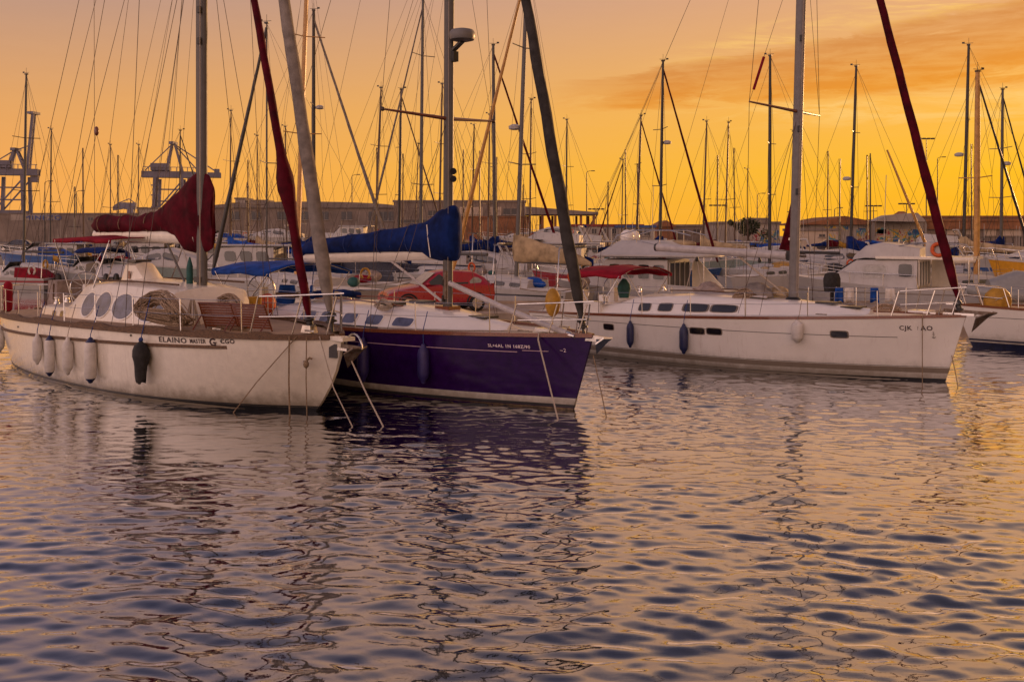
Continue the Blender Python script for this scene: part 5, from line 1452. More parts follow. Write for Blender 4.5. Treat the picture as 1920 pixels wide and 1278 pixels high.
# larger yachts just behind the jetty
def trawler_yacht():
    base = px(1192, 440, 44.5)
    r = thing('motor_yacht', 'white hardtop motor yacht with two round radomes behind the red bimini', 'motor yacht', (base.x, base.y, 0), R_(146), 'large motor yachts behind the jetty')
    r.scale = (.80, .80, .80)
    H = Hull(10.5, 3.9, 1.7, 1.35, 1.25, ov=.9, ovs=.1, tab=BEAM_MOT, wl=.85, flare=1.1)
    sub = bpy.data.objects.new('hull_group', None)
    bpy.data.objects.remove(sub)
    us = bowspace(16)
    off = Vector((5.2, 0, 0))
    def sh(o): o.location = off; return o
    hp = band(H, [-.4, -.1, 0, .3, .6, .85, 1], us).build('hull', M_bgwhite, r, smooth=50); sh(hp)
    rows = [[Vector((H.pt(u, 1, 1).x, f * (H.hb(u) - .01), H.zs(u) - .02)) for u in us] for f in (1, .5, 0, -.5, -1)]
    sh(MB().grid(rows).build('deck', M_deck, r, smooth=50))
    secs = [(-2.6, 1.5, 1.42, 1.2, 2.9), (1.2, 1.45, 1.3, 1.35, 2.9), (2.2, 1.2, .95, 1.4, 2.0), (4.0, .6, .4, 1.6, 1.75)]
    trunk(secs, 5, .05).build('cabin', M_bgwhite, r, smooth=35)
    for x in (-2.1, -1.2, -.3, .6):
        for sd in (-1, 1): side_window(r, 'window', secs, x, .62, .34, .24, M_glass, sd, 12, 6.0, frame=M_bgwhite, proud=.03)
    # aft bulkhead with glazed doors
    for y in (-.95, -.32, .32, .95): MB().box((-2.62, y, 2.02), (.05, .56, 1.45)).build('saloon_door', M_glass, r)
    for y in (-1.27, -.64, 0, .64, 1.27): MB().box((-2.66, y, 2.02), (.05, .06, 1.55)).build('door_post', M_bgwhite, r)
    # hardtop with flared brow
    rg = []
    for z, w_, xa, xf in ((3.02, 1.55, -4.5, 1.7), (3.08, 1.85, -4.9, 2.1), (3.16, 1.85, -4.9, 2.05), (3.45, 1.5, -3.6, 1.5), (3.85, 1.1, -2.4, .9), (3.95, .9, -2.1, .7)):
        n = 16; rg.append([Vector(((xa + xf) / 2 + (xf - xa) / 2 * math.copysign(abs(math.cos(a)) ** .5, math.cos(a)), w_ * math.copysign(abs(math.sin(a)) ** .5, math.sin(a)), z)) for a in [2 * math.pi * i / n for i in range(n)]])
    MB().loft(rg).build('hardtop', M_bgwhite, r, smooth=40)
    for y in (-.45, .25): MB().lathe([(.2, 0), (.36, .12), (.40, .35), (.36, .58), (.2, .74), (.05, .78)], (.4, y, 3.75), 16).build('radome', M_white, r, smooth=60)
    MB().ell((-2.6, -.3, 3.75), (.9, .5, .22), 14, 8).build('canvas_cover', M_tancan, r, smooth=60)
    MB().loft([[Vector((x, y, z)) for x, z in ((-4.6, 1.3), (-2.7, 1.3), (-2.7, 2.6), (-2.95, 3.0))] for y in (-1.62, -1.56)]).build('wing_panel', M_cream, r)
    MB().loft([[Vector((x, y, z)) for x, z in ((-4.9, 1.25), (-2.7, 1.25), (-2.7, 1.6), (-4.9, 1.5))] for y in (1.56, 1.62)]).build('cockpit_side', M_bgwhite, r)
    for sd in (-1, 1):
        tube('roof_post', [(-4.7, sd * 1.5, 1.3), (-4.7, sd * 1.5, 3.05)], .03, M_steel, r, 6)
        tube('arch', [(1.2, sd * 1.1, 3.3), (.6, sd * 1.1, 4.2), (-.6, sd * 1.1, 4.5), (-2.6, sd * 1.1, 4.48), (-3.8, sd * 1.1, 4.2)], .035, M_steel, r, 6)
        wire(r, (.6, sd * 1.1, 4.2), (-3.8, sd * 1.3, 3.3), .012, M_steel, 'guard_wire')
        for x in (-3.4, -2.0, -.6): tube('arch_post', [(x, sd * 1.1, 3.2), (x, sd * 1.1, 4.47)], .016, M_steel, r, 5)
    wire(r, (-1.0, 0, 4.0), (-1.1, 0, 7.0), .015, M_bgwhite, 'aerial')
    return r


trawler_yacht()


def fly_cruiser():
    base = px(1672, 440, 43.0)
    r = thing('motor_yacht', 'white flybridge cruiser with orange life ring behind the right sloop bow', 'motor yacht', (base.x, base.y, 0), R_(146), 'large motor yachts behind the jetty')
    r.scale = (.93, .93, .93)
    H = Hull(9.4, 3.4, 1.75, 1.35, 1.15, ov=.9, ovs=.1, tab=BEAM_MOT, wl=.85, flare=1.1)
    us = bowspace(16); off = Vector((5.0, 0, 0))
    o = band(H, [-.4, -.1, 0, .3, .6, .85, 1], us).build('hull', M_bgwhite, r, smooth=50); o.location = off
    st = zband(H, 1.0, 1.04, us, .006).build('stripe', M_taupe, o, smooth=50)
    rows = [[Vector((H.pt(u, 1, 1).x, f * (H.hb(u) - .01), H.zs(u) - .02)) for u in us] for f in (1, .5, 0, -.5, -1)]
    o = MB().grid(rows).build('deck', M_deck, r, smooth=50); o.location = off
    secs = [(-1.4, 1.45, 1.30, 1.15, 2.55), (1.3, 1.4, 1.15, 1.25, 2.5), (2.6, 1.2, .95, 1.35, 1.65), (3.8, .6, .4, 1.5, 1.62)]
    trunk(secs, 5, .05).build('cabin', M_bgwhite, r, smooth=30)
    fly = [(-1.5, 1.32, 1.25, 2.58, 3.05), (.2, 1.30, 1.2, 2.6, 3.30), (.9, 1.2, 1.05, 2.6, 3.15), (1.5, 1.1, .8, 2.5, 2.68)]
    trunk(fly, 5, .02).build('flybridge', M_bgwhite, r, smooth=30)
    for sd in (-1, 1):
        side_window(r, 'window', secs, .45, .60, .52, .24, M_glassp, sd, 12, 5.0, frame=M_bgwhite, proud=.03)
        side_window(r, 'window', secs, -.9, .66, .30, .22, M_glass, sd, 12, 5.0, frame=M_bgwhite, proud=.03)
        tube('bow_rail', [(-1.5, sd * 1.6, 1.25), (-1.4, sd * 1.6, 1.85), (1.5, sd * 1.5, 1.95), (3.6, sd * .9, 2.2), (4.6, sd * .1, 2.35)], .02, M_steel, r, 6)
        for x, y, z in ((0, 1.6, 1.9), (1.5, 1.5, 1.95), (2.6, 1.2, 2.1), (3.6, .9, 2.2)): tube('rail_post', [(x, sd * y, 1.3), (x, sd * y, z)], .016, M_steel, r, 5)
        tube('fly_rail', [(-3.3, sd * 1.3, 2.75), (-3.0, sd * 1.3, 3.2), (-1.5, sd * 1.28, 3.3), (-.6, sd * 1.25, 3.15)], .022, M_steel, r, 6)
    wsx = [(1.32, -1.05, 2.48), (1.32, 1.05, 2.48), (2.45, .88, 1.76), (2.45, -.88, 1.76)]
    MB().add([Vector(p) + Vector((.04, 0, .03)) for p in wsx], [(0, 1, 2, 3)]).build('windscreen', M_glass, r, solid=.03)
    for y, w_ in ((-.85, .5), (-.25, .42), (.3, .42), (.88, .5)): MB().box((-1.42, y, 1.92), (.04, w_, 1.05)).build('saloon_door', M_glass, r)
    for y in (-1.16, -.54, .02, .6, 1.18): MB().box((-1.45, y, 1.92), (.05, .07, 1.15)).build('door_post', M_cream, r)
    MB().box((-1.44, 0, 2.5), (.05, 2.5, .12)).build('door_header', M_cream, r)
    # overhanging flybridge deck and awning
    MB().loft([[Vector((x, y, z)) for x, y in ((-3.7, -1.3), (-1.4, -1.42), (.4, -1.36), (.4, 1.36), (-1.4, 1.42), (-3.7, 1.3))] for z in (2.56, 2.62, 2.68)]).build('flybridge_deck', M_cream, r, smooth=30)
    for sd in (-1, 1):
        if sd < 0: MB().loft([[Vector((x, y, z)) for x, z in ((-2.6, 1.15), (-1.45, 1.15), (-1.45, 2.58), (-1.95, 2.58))] for y in (-1.52, -1.46)]).build('wing_panel', M_cream, r)
        tube('roof_post', [(-3.5, sd * 1.25, 1.1), (-3.5, sd * 1.25, 2.6)], .03, M_steel, r, 6)
    MB().box((-4.2, 0, 1.15), (.1, 3.0, .7)).build('transom_gate', M_bgwhite, r)
    ring = MB(); ring.tube([(-1.9 + .0, -1.36, 3.02)] and [(-2.3 + .26 * math.cos(a), 1.40, 3.0 + .26 * math.sin(a)) for a in [2 * math.pi * i / 20 for i in range(21)]], .085, 8, caps=False)
    ring.build('life_ring', M_orange, r, smooth=60)
    MB().box((-2.2, 1.25, 3.0), (.9, .12, .62)).build('seat_back', M_bgwhite, r)
    wire(r, (.2, .6, 3.3), (.1, .6, 6.4), .015, M_bgwhite, 'aerial')
    return r


fly_cruiser()
# big outboard leaning on the jetty rail and blue cloths drying
bx_ = px(1560, 560, 38.6)
eo = thing('outboard_engine', 'dark grey covered outboard engine on the jetty left of the flybridge cruiser', 'engine', (bx_.x, 38.6, JZ))
MB().loft([[Vector((rx * math.cos(a), ry * math.sin(a), z)) for a in [2 * math.pi * i / 12 for i in range(12)]] for rx, ry, z in ((.30, .2, .55), (.33, .23, .75), (.34, .24, 1.05), (.27, .2, 1.25), (.1, .08, 1.30))]).build('cowling', M_rubber, eo, smooth=40)
MB().box((0, 0, .28), (.12, .12, .56)).build('leg', M_stripe, eo)
MB().box((0, .05, .02), (.5, .4, .04)).build('stand', M_rust, eo)
rk = thing('drying_rack', 'low steel rack with blue cloths drying on the jetty', 'rack', (px(1622, 560, 38.2).x, 38.2, JZ))
for i in range(3): tube('post', [(-1.1 + i * 1.1, 0, 0), (-1.1 + i * 1.1, 0, .75)], .018, M_steel, rk, 6)
tube('rail', [(-1.1, 0, .72), (1.1, 0, .72)], .016, M_steel, rk, 6)
rr = random.Random(77)
for i, (x, w_) in enumerate(((-1.0, .3), (-.62, .34), (.35, .3), (.95, .34))):
    rows = [[Vector((x + (k / 8 - .5) * w_ * (1 + .2 * v), -.03 - .05 * math.sin(k * 1.4 + i) * v, .73 - v * (.55 + .05 * math.sin(k)))) for k in range(9)] for v in frange(0, 1, 5)]
    MB().grid(rows).build('cloth', M_bluecan2 if i % 2 == 0 else M_fwhite, rk, smooth=60, solid=.01)

# white hull at the right edge, bow to the left
base = px(1788, 440, 30.6)
er = thing('sailboat', 'white sailboat with dark blue waterline cut by the right picture edge', 'sailboat', (base.x, 30.4, 0), R_(153), 'sailboats in the foreground')
HE = Hull(9.5, 3.1, 1.28, 1.12, 1.05, ov=.45, ovs=.3, tab=BEAM_MOD, wl=.84, flare=1.0, rake=1.2)
er.rotation_euler = (0, 0, R_(160))
hull_parts(er, HE, M_white, M_teakdeck, bowspace(24), antifoul=M_antib, z_af=.16, rail=(M_varn, .05, .04), stripes=[('white_band', .17, .20, M_white, 0, 1), ('blue_band', .21, .26, M_antib, 0, 1), ('pin_stripe', .93, .945, M_stripe, .04, 1)])
secE = [(-6.6, .95, .85, 1.05, 1.5), (-4.6, .95, .8, 1.08, 1.58), (-3.2, .75, .58, 1.12, 1.5), (-2.2, .4, .25, 1.18, 1.26)]
trunk(secE, 5).build('coach_roof', M_deck, er, smooth=40)
for x in (-5.8, -4.9, -4.0): side_window(er, 'cabin_window', secE, x, .5, .25, .22, M_glass, 1, 12, 4.0); side_window(er, 'cabin_window', secE, x, .5, .25, .22, M_glass, -1, 12, 4.0)
pulpit(er, HE, -1.2, .58, xf=-.1); rails(er, HE, -8.6, -1.6, 6, hgt=.58)
mast_part(er, -3.9, 1.5, 12.5, .09, .07, M_alu)
for sd in (-1, 1): wire(er, (-4.0, sd * 1.4, 1.15), (-3.9, 0, 12.3), .007, name='cap_shroud')
wire(er, (-.1, 0, 1.3), (-3.9, 0, 12.4), .007, name='forestay'); wire(er, (-9.3, 0, 1.1), (-3.9, 0, 12.4), .007, name='backstay')
MB().box((.05, .0, 1.30), (.5, .14, .06)).build('bow_roller', M_steel, er)
# its fender hangs on the side towards the camera (port side of this boat)
pf = HE.side(-2.2, .75, 1, .12)
fo = thing('fender', 'small white fender on the right-edge sailboat', 'fender', frame_of(er) @ Vector((-2.2, pf.y, .42)), 0.0)
MB().lathe([(.015, 0), (.05, .02), (.10, .12), (.115, .2), (.115, .42), (.10, .5), (.05, .58), (.015, .6)], n=14).build('body', M_fwhite, fo, smooth=50)
tube('hanging_line', [(0, 0, .58), (0, .05, .74), (.0, .15, .95)], .008, M_rope, fo, 5)
yb = thing('deck_buoy', 'orange yellow tarpaulin lump on the right-edge sailboat foredeck', 'tarpaulin', frame_of(er) @ Vector((-1.15, .1, 1.26)), 0.3)
MB().loft([[Vector((rx * math.cos(a) * (1 + .1 * math.sin(3 * a)), rx * .7 * math.sin(a), z)) for a in [2 * math.pi * i / 12 for i in range(12)]] for rx, z in ((.42, 0), (.45, .18), (.38, .38), (.22, .52), (.06, .58))]).build('tarpaulin', M_yel, yb, smooth=60)
MB().tube([(-.4, -.3, .2), (0, -.36, .34), (.4, -.28, .16)], .012, 5).build('lashing', M_rope, yb)
yb.name = 'tarpaulin_bundle'
# boats stacked behind it at the right edge
G2 = 'boats at the right picture edge'
motorboat('motor_boat', 'yellow hulled launch on the pontoon at the right picture edge', 1962, 48.5, 178, 5.6, 1.1, 'open', M_yellow, group=G2, z0=.85, anti=M_yellow)
motorboat('motor_yacht', 'white yacht with blue stripe at the right picture edge', 1958, 58, 176, 9.5, 1.5, 'sport', M_bgwhite, stripe=M_bluehull, group=G2, z0=.3, cat='motor yacht')
dg = thing('inflatable_dinghy', 'grey inflatable dinghy with dark openings at the right picture edge', 'dinghy', (px(1905, 440, 38).x, 38.0, JZ + .35), R_(170), G2)
for sd in (-1, 1): tube('side_tube', [(-1.5, sd * .62, .1), (.6, sd * .62, .12), (1.3, sd * .4, .22), (1.62, 0, .32)], .24, M_bggrey, dg, 12)
MB().box((-1.3, 0, .1), (.08, 1.2, .5)).build('transom', M_stripe, dg)
MB().box((-.2, 0, -.1), (2.6, 1.1, .06)).build('floor', M_bggrey, dg)
trunk([(-1.4, .7, .55, .2, .75), (0, .72, .55, .25, .95), (1.0, .5, .3, .3, .6)], 5, .1).build('canvas_cover', M_bggrey, dg, smooth=50)
for y in (-.05,): MB().ell((-1.42, 0, .45), (.04, .42, .26), 12, 8).build('opening', M_black, dg, smooth=60)
cr_ = thing('dinghy_cradle', 'steel cradle under the grey inflatable dinghy', 'cradle', (px(1905, 440, 38).x, 38.0, JZ))
for x in (-.9, .9):
    for y in (-.6, .6): tube('leg', [(x, y, 0), (x, y * .8, .24)], .03, M_rust, cr_, 6)
    tube('crossbar', [(x, -.6, .24), (x, .6, .24)], .03, M_rust, cr_, 6)

# leaning golden spar stowed on deck, and motor boats along the pontoons
PZ = .45
pa = slab('pontoon', -34.0, -11.5, 63.0, 65.2, PZ, -.3, M_pont)
MB().box((-22.75, 62.97, .12), (22.4, .06, .5)).build('pontoon_float', M_concd, pa)
pb = slab('pontoon', -9.0, 8.0, 66.0, 68.2, PZ, -.3, M_pont)
pc = slab('pontoon', 9.5, 40.0, 70.0, 72.2, PZ, -.3, M_pont)
pd_ = slab('pontoon', -60.0, 60.0, 92.0, 94.4, PZ, -.3, M_pont)
ls = MB().tube([(0, 0, 0), (-3.55, .3, 9.0)], [.13, .07], 8).build('leaning_spar', M_gold, None, smooth=60)
ls.location = (px(1760, 470, 70.8).x, 70.8, PZ); tag(ls, 'golden spar leaning left behind the maroon furled jib of the right sloop', 'spar')
GM = 'motor boats in the far rows'
motorboat('motor_boat', 'red and white speedboat at the far left pontoon', 30, 61, 165, 5.5, .8, 'cuddy', M_bgwhite, M_redcan, M_redhull, 1)
motorboat('motor_boat', 'blue canvas covered boat on shore left, below the port crane', 68, 79, 175, 6.2, 1.0, 'cuddy', M_bluehull, M_bluecan2, z0=.8)
motorboat('motor_boat', 'grey hulled boat under the red bimini of the left cutter', 165, 61, 150, 6.5, 1.1, 'bimini', M_bggrey, M_bluecan)
motorboat('motor_boat', 'white covered boat with two black outboards seen left of the doghouse', 212, 60.5, 110, 6.0, 1.0, 'cuddy', M_bgwhite, M_fwhite, None, 2)
motorboat('motor_boat', 'grey green hulled yacht left of the maroon sail cover collar', 300, 61, 172, 7.2, 1.5, 'sport', M_bggreen)
motorboat('motor_boat', 'white cabin boat with large dark windows above the blue bimini', 445, 60.5, 172, 8.5, 1.1, 'hardtop', M_bgwhite)
motorboat('motor_boat', 'white boat with blue awning between the two furled sails', 530, 63, 160, 7.0, 1.0, 'bimini', M_bgwhite, M_bluecan2)
motorboat('motor_yacht', 'long dark navy motor yacht behind the blue boom', 735, 62, 176, 11.5, 1.75, 'sport', M_darknavy, cat='motor yacht')
motorboat('motor_yacht', 'sleek white yacht with dark raked windows left of the tan sail cover', 868, 62, 172, 10, 1.35, 'sport', M_bgwhite, cat='motor yacht')
motorboat('motor_boat', 'white cruiser with blue windscreen cover under the tan sail', 1010, 63, 168, 9, 1.2, 'fly', M_bgwhite, glass=M_glassb)
motorboat('motor_boat', 'red hulled boat behind the grey furled genoa foot', 1112, 52, 168, 6.5, 1.25, 'cuddy', M_redhull, M_redcan)
motorboat('motor_boat', 'pale grey yacht with navy cover left under the white boom', 1305, 67, 4, 9.5, 1.6, 'sport', M_bggreen, M_bluecan)
motorboat('motor_boat', 'white and grey yacht under the middle of the white boom', 1440, 67, 178, 9.5, 1.6, 'sport', M_bggreen)
motorboat('motor_boat', 'white sport cruiser with dark side window right of the right sloop mast', 1556, 66, 176, 9.0, 1.4, 'sport', M_bgwhite)
motorboat('motor_boat', 'dark red canopied launch ashore right of the right sloop mast', 1525, 88, 178, 7.0, 1.1, 'cuddy', M_redhull, M_redcan, z0=.3)
motorboat('motor_boat', 'blue covered boat above the sport cruiser right of the mast', 1612, 86, 176, 7.5, 1.1, 'cuddy', M_bgwhite, M_bluecan2)
motorboat('motor_boat', 'small white fly boat far behind the flybridge cruiser stern', 1735, 84, 170, 8.0, 1.1, 'fly', M_bgwhite)
motorboat('motor_boat', 'white launch half hidden behind the golden mast', 1790, 68, 172, 7.5, 1.1, 'cuddy', M_bgwhite, M_fwhite)
motorboat('motor_boat', 'small white cabin boat far left behind the speedboat', 110, 84, 170, 7, 1.0, 'hardtop', M_bgwhite)
motorboat('motor_boat', 'far white cruiser seen over the doghouse of the left cutter', 262, 88, 175, 8.5, 1.1, 'fly', M_bgwhite)
motorboat('motor_boat', 'far white cabin boat right of the left cutter mast', 420, 89, 8, 8.5, 1.1, 'hardtop', M_bgwhite)
motorboat('motor_boat', 'far white cruiser between the staysail and white genoa', 615, 90, 172, 9.0, 1.2, 'fly', M_bgwhite)
motorboat('motor_boat', 'far white cabin boat above the blue sail cover aft end', 690, 88, 174, 8.0, 1.1, 'hardtop', M_bgwhite, M_bluecan)
motorboat('motor_boat', 'far blue covered boat right of the navy sloop mast', 905, 89, 170, 7.5, 1.1, 'cuddy', M_bgwhite, M_bluecan2)
motorboat('motor_boat', 'far white cruiser seen right of the grey furled genoa', 1075, 88, 172, 8.5, 1.15, 'fly', M_bgwhite)
motorboat('motor_boat', 'far white cabin boat over the boom end of the right sloop', 1345, 90, 174, 8.5, 1.1, 'hardtop', M_bgwhite)
motorboat('motor_boat', 'far blue hulled boat over the middle of the white boom', 1420, 89, 172, 7.5, 1.1, 'bimini', M_bluehull, M_bluecan2)
motorboat('motor_boat', 'far white cuddy boat at the right beside the rock bank', 1868, 88, 170, 7.0, 1.0, 'cuddy', M_bgwhite, M_tancan)

# ================================================================== shore
M_land = mat('hardstanding', (.20, .16, .13), .9, var=.25, vscale=.3)
M_wallg = mat('warehouse_render', (.24, .19, .16), .85, var=.15, vscale=.25, streak=.35)
M_walll = mat('pale_wall', (.36, .31, .27), .85, var=.12, vscale=.3, streak=.3)
M_wallp = mat('pale_panel', (.52, .42, .33), .8, var=.1, vscale=.3)
M_brick = mat('terracotta_wall', (.30, .13, .06), .85, var=.2, vscale=.5)
M_roofg = mat('grey_roof_sheet', (.22, .18, .16), .8, var=.15, vscale=.4)
M_rooft = mat('brown_tile_roof', (.26, .11, .05), .85, var=.2, vscale=.6)
M_roofr = mat('red_roof_sheet', (.24, .035, .03), .7, var=.15, vscale=.5)
M_win = mat('far_window', (.06, .055, .06), .3, var=.2)
M_rock = mat('bank_rock', (.26, .21, .18), .9, var=.35, vscale=1.2)
M_leaf = mat('tree_leaf', (.035, .045, .016), .8, var=.3, vscale=2)
M_bark = mat('tree_bark', (.10, .07, .05), .9, var=.3)
M_cont = mat('blue_container', (.04, .09, .26), .6, var=.15)
M_signb = mat('blue_sign_paint', (.05, .10, .34), .6, var=.1)
LZ = 1.3
slab('ground', -420, 420, 116, 1500, LZ, -2, M_land)


def mural(name, seed):
    if name in MATS: return MATS[name]
    m = bpy.data.materials.new(name); m.use_nodes = True; tr = m.node_tree; tr.nodes.clear(); k = NG(tr)
    p = k.new('ShaderNodeBsdfPrincipled'); o = k.new('ShaderNodeOutputMaterial'); tr.links.new(p.outputs[0], o.inputs[0])
    tcn = k.new('ShaderNodeTexCoord'); mp = k.new('ShaderNodeMapping'); tr.links.new(tcn.outputs['Object'], mp.inputs[0]); mp.inputs['Location'].default_value = (seed * 7.3, 0, seed * 3.1)
    n1 = k.noise(mp.outputs[0], .55, 3, .6, 1.2); n2 = k.noise(mp.outputs[0], 1.1, 3, .6, 2.0)
    c = k.ramp(n1, [(.30, (.03, .10, .26)), (.41, (.08, .24, .28)), (.47, (.55, .34, .04)), (.53, (.42, .36, .30)), (.60, (.30, .05, .06)), (.70, (.06, .05, .10))], 'CONSTANT')
    c = k.mix(k.ss(n2, .52, .60), c, (.42, .35, .30, 1))
    tr.links.new(c, p.inputs['Base Color']); p.inputs['Roughness'].default_value = .85
    MATS[name] = m; return m


def building(label, x0, x1, d, ytop, depth, wallm, roofm, roof='flat', yeave=None, wins=(), doors=(), cat='building', name='building', over=.4, murals=(), fascia=None, ybase=None, zb=LZ, parapet=True):
    """x0, x1, ytop, yeave and the window rectangles are photograph pixels on the front wall at depth d"""
    X0, X1 = px(x0, 440, d).x, px(x1, 440, d).x
    zt = px(0, ytop, d).z; ze = px(0, yeave, d).z if yeave else zt
    r = thing(name, label, cat, ((X0 + X1) / 2, d, zb)); w_ = X1 - X0
    cx = (X0 + X1) / 2
    MB().box((0, depth / 2, (ze - zb) / 2 - .3), (w_, depth, ze - zb + .6)).build('wall', wallm, r)
    if roof == 'gable':
        MB().prism([(-w_ / 2 - over, ze - zb - .1), (w_ / 2 + over, ze - zb - .1), (w_ / 2 + over, ze - zb + .12), (0, zt - zb), (-w_ / 2 - over, ze - zb + .12)], -over, depth + over, lambda u, v, q: (u, q, v)).build('roof', roofm, r)
    elif roof == 'hip':
        MB().loft([[Vector((-w_ / 2 - over, -over, ze - zb + .003)), Vector((w_ / 2 + over, -over, ze - zb + .003)), Vector((w_ / 2 + over, depth + over, ze - zb + .003)), Vector((-w_ / 2 - over, depth + over, ze - zb + .003))],
                   [Vector((-w_ * .22, depth * .45, zt - zb)), Vector((w_ * .22, depth * .45, zt - zb)), Vector((w_ * .22, depth * .55, zt - zb)), Vector((-w_ * .22, depth * .55, zt - zb))]]).build('roof', roofm, r)
    elif roof == 'arc':
        n = 16; poly = [(-w_ / 2 - over, ze - zb - .2)] + [(w_ / 2 + over, ze - zb - .2)] + [((w_ / 2 + over) * math.cos(math.pi * i / n), ze - zb + (zt - ze) * math.sin(math.pi * i / n)) for i in range(n + 1)]
        MB().prism(poly[:1] + poly[1:2] + poly[2:], -over, depth + over, lambda u, v, q: (u, q, v)).build('roof', roofm, r)
    else:
        MB().box((0, depth / 2, ze - zb + .12), (w_ + over, depth + over, .35)).build('roof', roofm, r)
    for i, (a, b, t_, bo) in enumerate(wins):
        A = px(a, t_, d); B = px(b, bo, d)
        wn = MB().box(((A.x + B.x) / 2 - cx, .02, (A.z + B.z) / 2 - zb), (B.x - A.x, .16, A.z - B.z)).build('window', M_win, r)
        MB().box(((A.x + B.x) / 2 - cx, -.09, B.z - zb - .06), (B.x - A.x + .3, .22, .12)).build('sill', M_walll, wn)
        MB().box(((A.x + B.x) / 2 - cx, -.075, (A.z + B.z) / 2 - zb), (.08, .06, A.z - B.z - .05)).build('mullion', M_walll, wn)
    for i, (a, b, t_, bo) in enumerate(doors):
        A = px(a, t_, d); B = px(b, bo, d)
        MB().box(((A.x + B.x) / 2 - cx, -.01, (A.z + B.z) / 2 - zb), (B.x - A.x, .12, A.z - B.z)).build('shutter', fascia or M_wallp, r)
    for i, (a, b, t_, bo, sd) in enumerate(murals):
        A = px(a, t_, d); B = px(b, bo, d)
        MB().box(((A.x + B.x) / 2 - cx, -.02, (A.z + B.z) / 2 - zb), (B.x - A.x, .10, A.z - B.z)).build('mural', mural('mural_paint_%d' % sd, sd), r)
    return r


building('long grey warehouse with shallow curved roof behind the boats', 395, 745, 215, 378, 40, M_wallg, M_roofg, 'arc', 388, wins=[(691, 706, 397, 414), (711, 726, 397, 414), (728, 742, 397, 414), (600, 616, 397, 412), (560, 578, 397, 412), (520, 538, 397, 412), (470, 490, 397, 412), (430, 450, 397, 412), (640, 660, 397, 412)])
building('tall warehouse block with pale wall panels behind the navy sloop mast', 738, 985, 200, 375, 36, M_wallg, M_roofg, 'flat', 378, wins=[(867, 880, 391, 402), (884, 898, 391, 402), (944, 972, 391, 402), (745, 800, 412, 418), (803, 820, 395, 404), (828, 840, 395, 404)], doors=[(862, 905, 388, 405), (915, 940, 388, 404)], murals=[])
building('low terracotta wing of the warehouse right of the navy sloop mast', 855, 990, 192, 406, 7, M_brick, M_rooft, 'flat', 408)
building('very long low grey shed at the far left under the port cranes', -260, 400, 300, 398, 40, M_wallg, M_roofg, 'flat', 401, wins=[(165, 174, 408, 413)], doors=[(20, 110, 402, 413)], fascia=M_walll)
sg = thing('rooftop_sign', 'blue painted letters on the low grey shed at the far left', 'sign', (px(72, 440, 299.7).x, 299.7, px(0, 412, 299.7).z))
vs_, fs_ = text2d('MINEZO', 1.9)
MB().add([(x * 1.5 - 4.6, 0, y) for x, y in vs_], fs_).build('lettering', M_signb, sg, solid=.05)
building('white boxy plant house under the middle port crane', 258, 296, 280, 390, 12, M_walll, M_roofg, 'flat', 391)
for lb, a, b, t_ in (('grey rooftop plant box on the long warehouse left end', 441, 460, 372), ('pale rooftop plant box on the long warehouse', 464, 500, 376)):
    building(lb, a, b, 222, t_, 6, M_walll, M_roofg, 'flat', t_ + 1, zb=8.2, name='rooftop_unit', cat='rooftop unit')
# open canopy on columns
c0 = px(985, 440, 180); c1 = px(1122, 440, 180)
cp = thing('canopy', 'open sided canopy with sloping roof between the warehouse and red hut', 'canopy', ((c0.x + c1.x) / 2, 180, LZ))
hwc = (c1.x - c0.x) / 2; za = px(0, 387, 180).z - LZ; zb_ = px(0, 404, 180).z - LZ
MB().prism([(-hwc, za), (hwc, zb_ + .6), (hwc, zb_ + .2), (-hwc, zb_ + .2)], 0, 14, lambda u, v, q: (u, q, v)).build('roof', M_roofg, cp)
for i in range(6):
    for q in (.5, 13.5): MB().box((-hwc + .8 + i * (2 * hwc - 1.6) / 5, q, zb_ / 2), (.45, .4, zb_ + .3)).build('column', M_rooft, cp)
MB().bar((hwc - 1.4, .5, zb_ - 1.8), (hwc - .1, .5, zb_ + .25), .25).build('brace', M_rooft, cp)
building('white hut with red roof right of the grey furled genoa', 1060, 1205, 150, 416, 8, M_walll, M_roofr, 'flat', 424, wins=[(1110, 1118, 429, 438), (1128, 1136, 429, 438), (1148, 1156, 429, 438)])
building('white office hut with blue roof above the hardtop yacht', 1160, 1228, 146, 423, 6, M_walll, M_cont, 'flat', 426, wins=[(1170, 1182, 429, 441), (1192, 1204, 429, 441), (1208, 1218, 429, 441)])
building('small brown shed with gable roof over the boom end', 1236, 1262, 165, 413, 8, M_brick, M_rooft, 'gable', 424)
building('grey sheds with cluttered flat roof over the white boom', 1258, 1340, 170, 422, 10, M_wallg, M_roofg, 'flat', 424, wins=[(1275, 1287, 430, 436), (1300, 1312, 430, 436)])
building('grey flat building with graffiti left of the right sloop mast', 1345, 1462, 150, 414, 10, M_walll, M_roofg, 'flat', 419, murals=[(1408, 1440, 432, 455, 1), (1446, 1460, 432, 455, 2)])
building('small rooftop block on the graffiti building', 1410, 1442, 154, 410, 5, M_walll, M_roofg, 'flat', 412, zb=px(0, 419, 154).z, name='rooftop_unit', cat='rooftop unit')
building('grey kiosk with yellow mural right of the right sloop mast', 1500, 1575, 138, 428, 8, M_wallp, M_roofg, 'flat', 432, wins=[(1536, 1547, 439, 444)], murals=[(1553, 1572, 436, 454, 3)])
building('wide building with brown gable roof and murals right of centre', 1520, 1642, 148, 405, 14, M_walll, M_rooft, 'gable', 420, murals=[(1546, 1590, 424, 433, 4), (1606, 1638, 428, 452, 5)], over=.8)
building('mural wall building with pale awning behind the flybridge cruiser', 1640, 1738, 146, 412, 12, M_walll, M_rooft, 'flat', 415, murals=[(1641, 1661, 427, 438, 6), (1644, 1732, 430, 453, 7)])
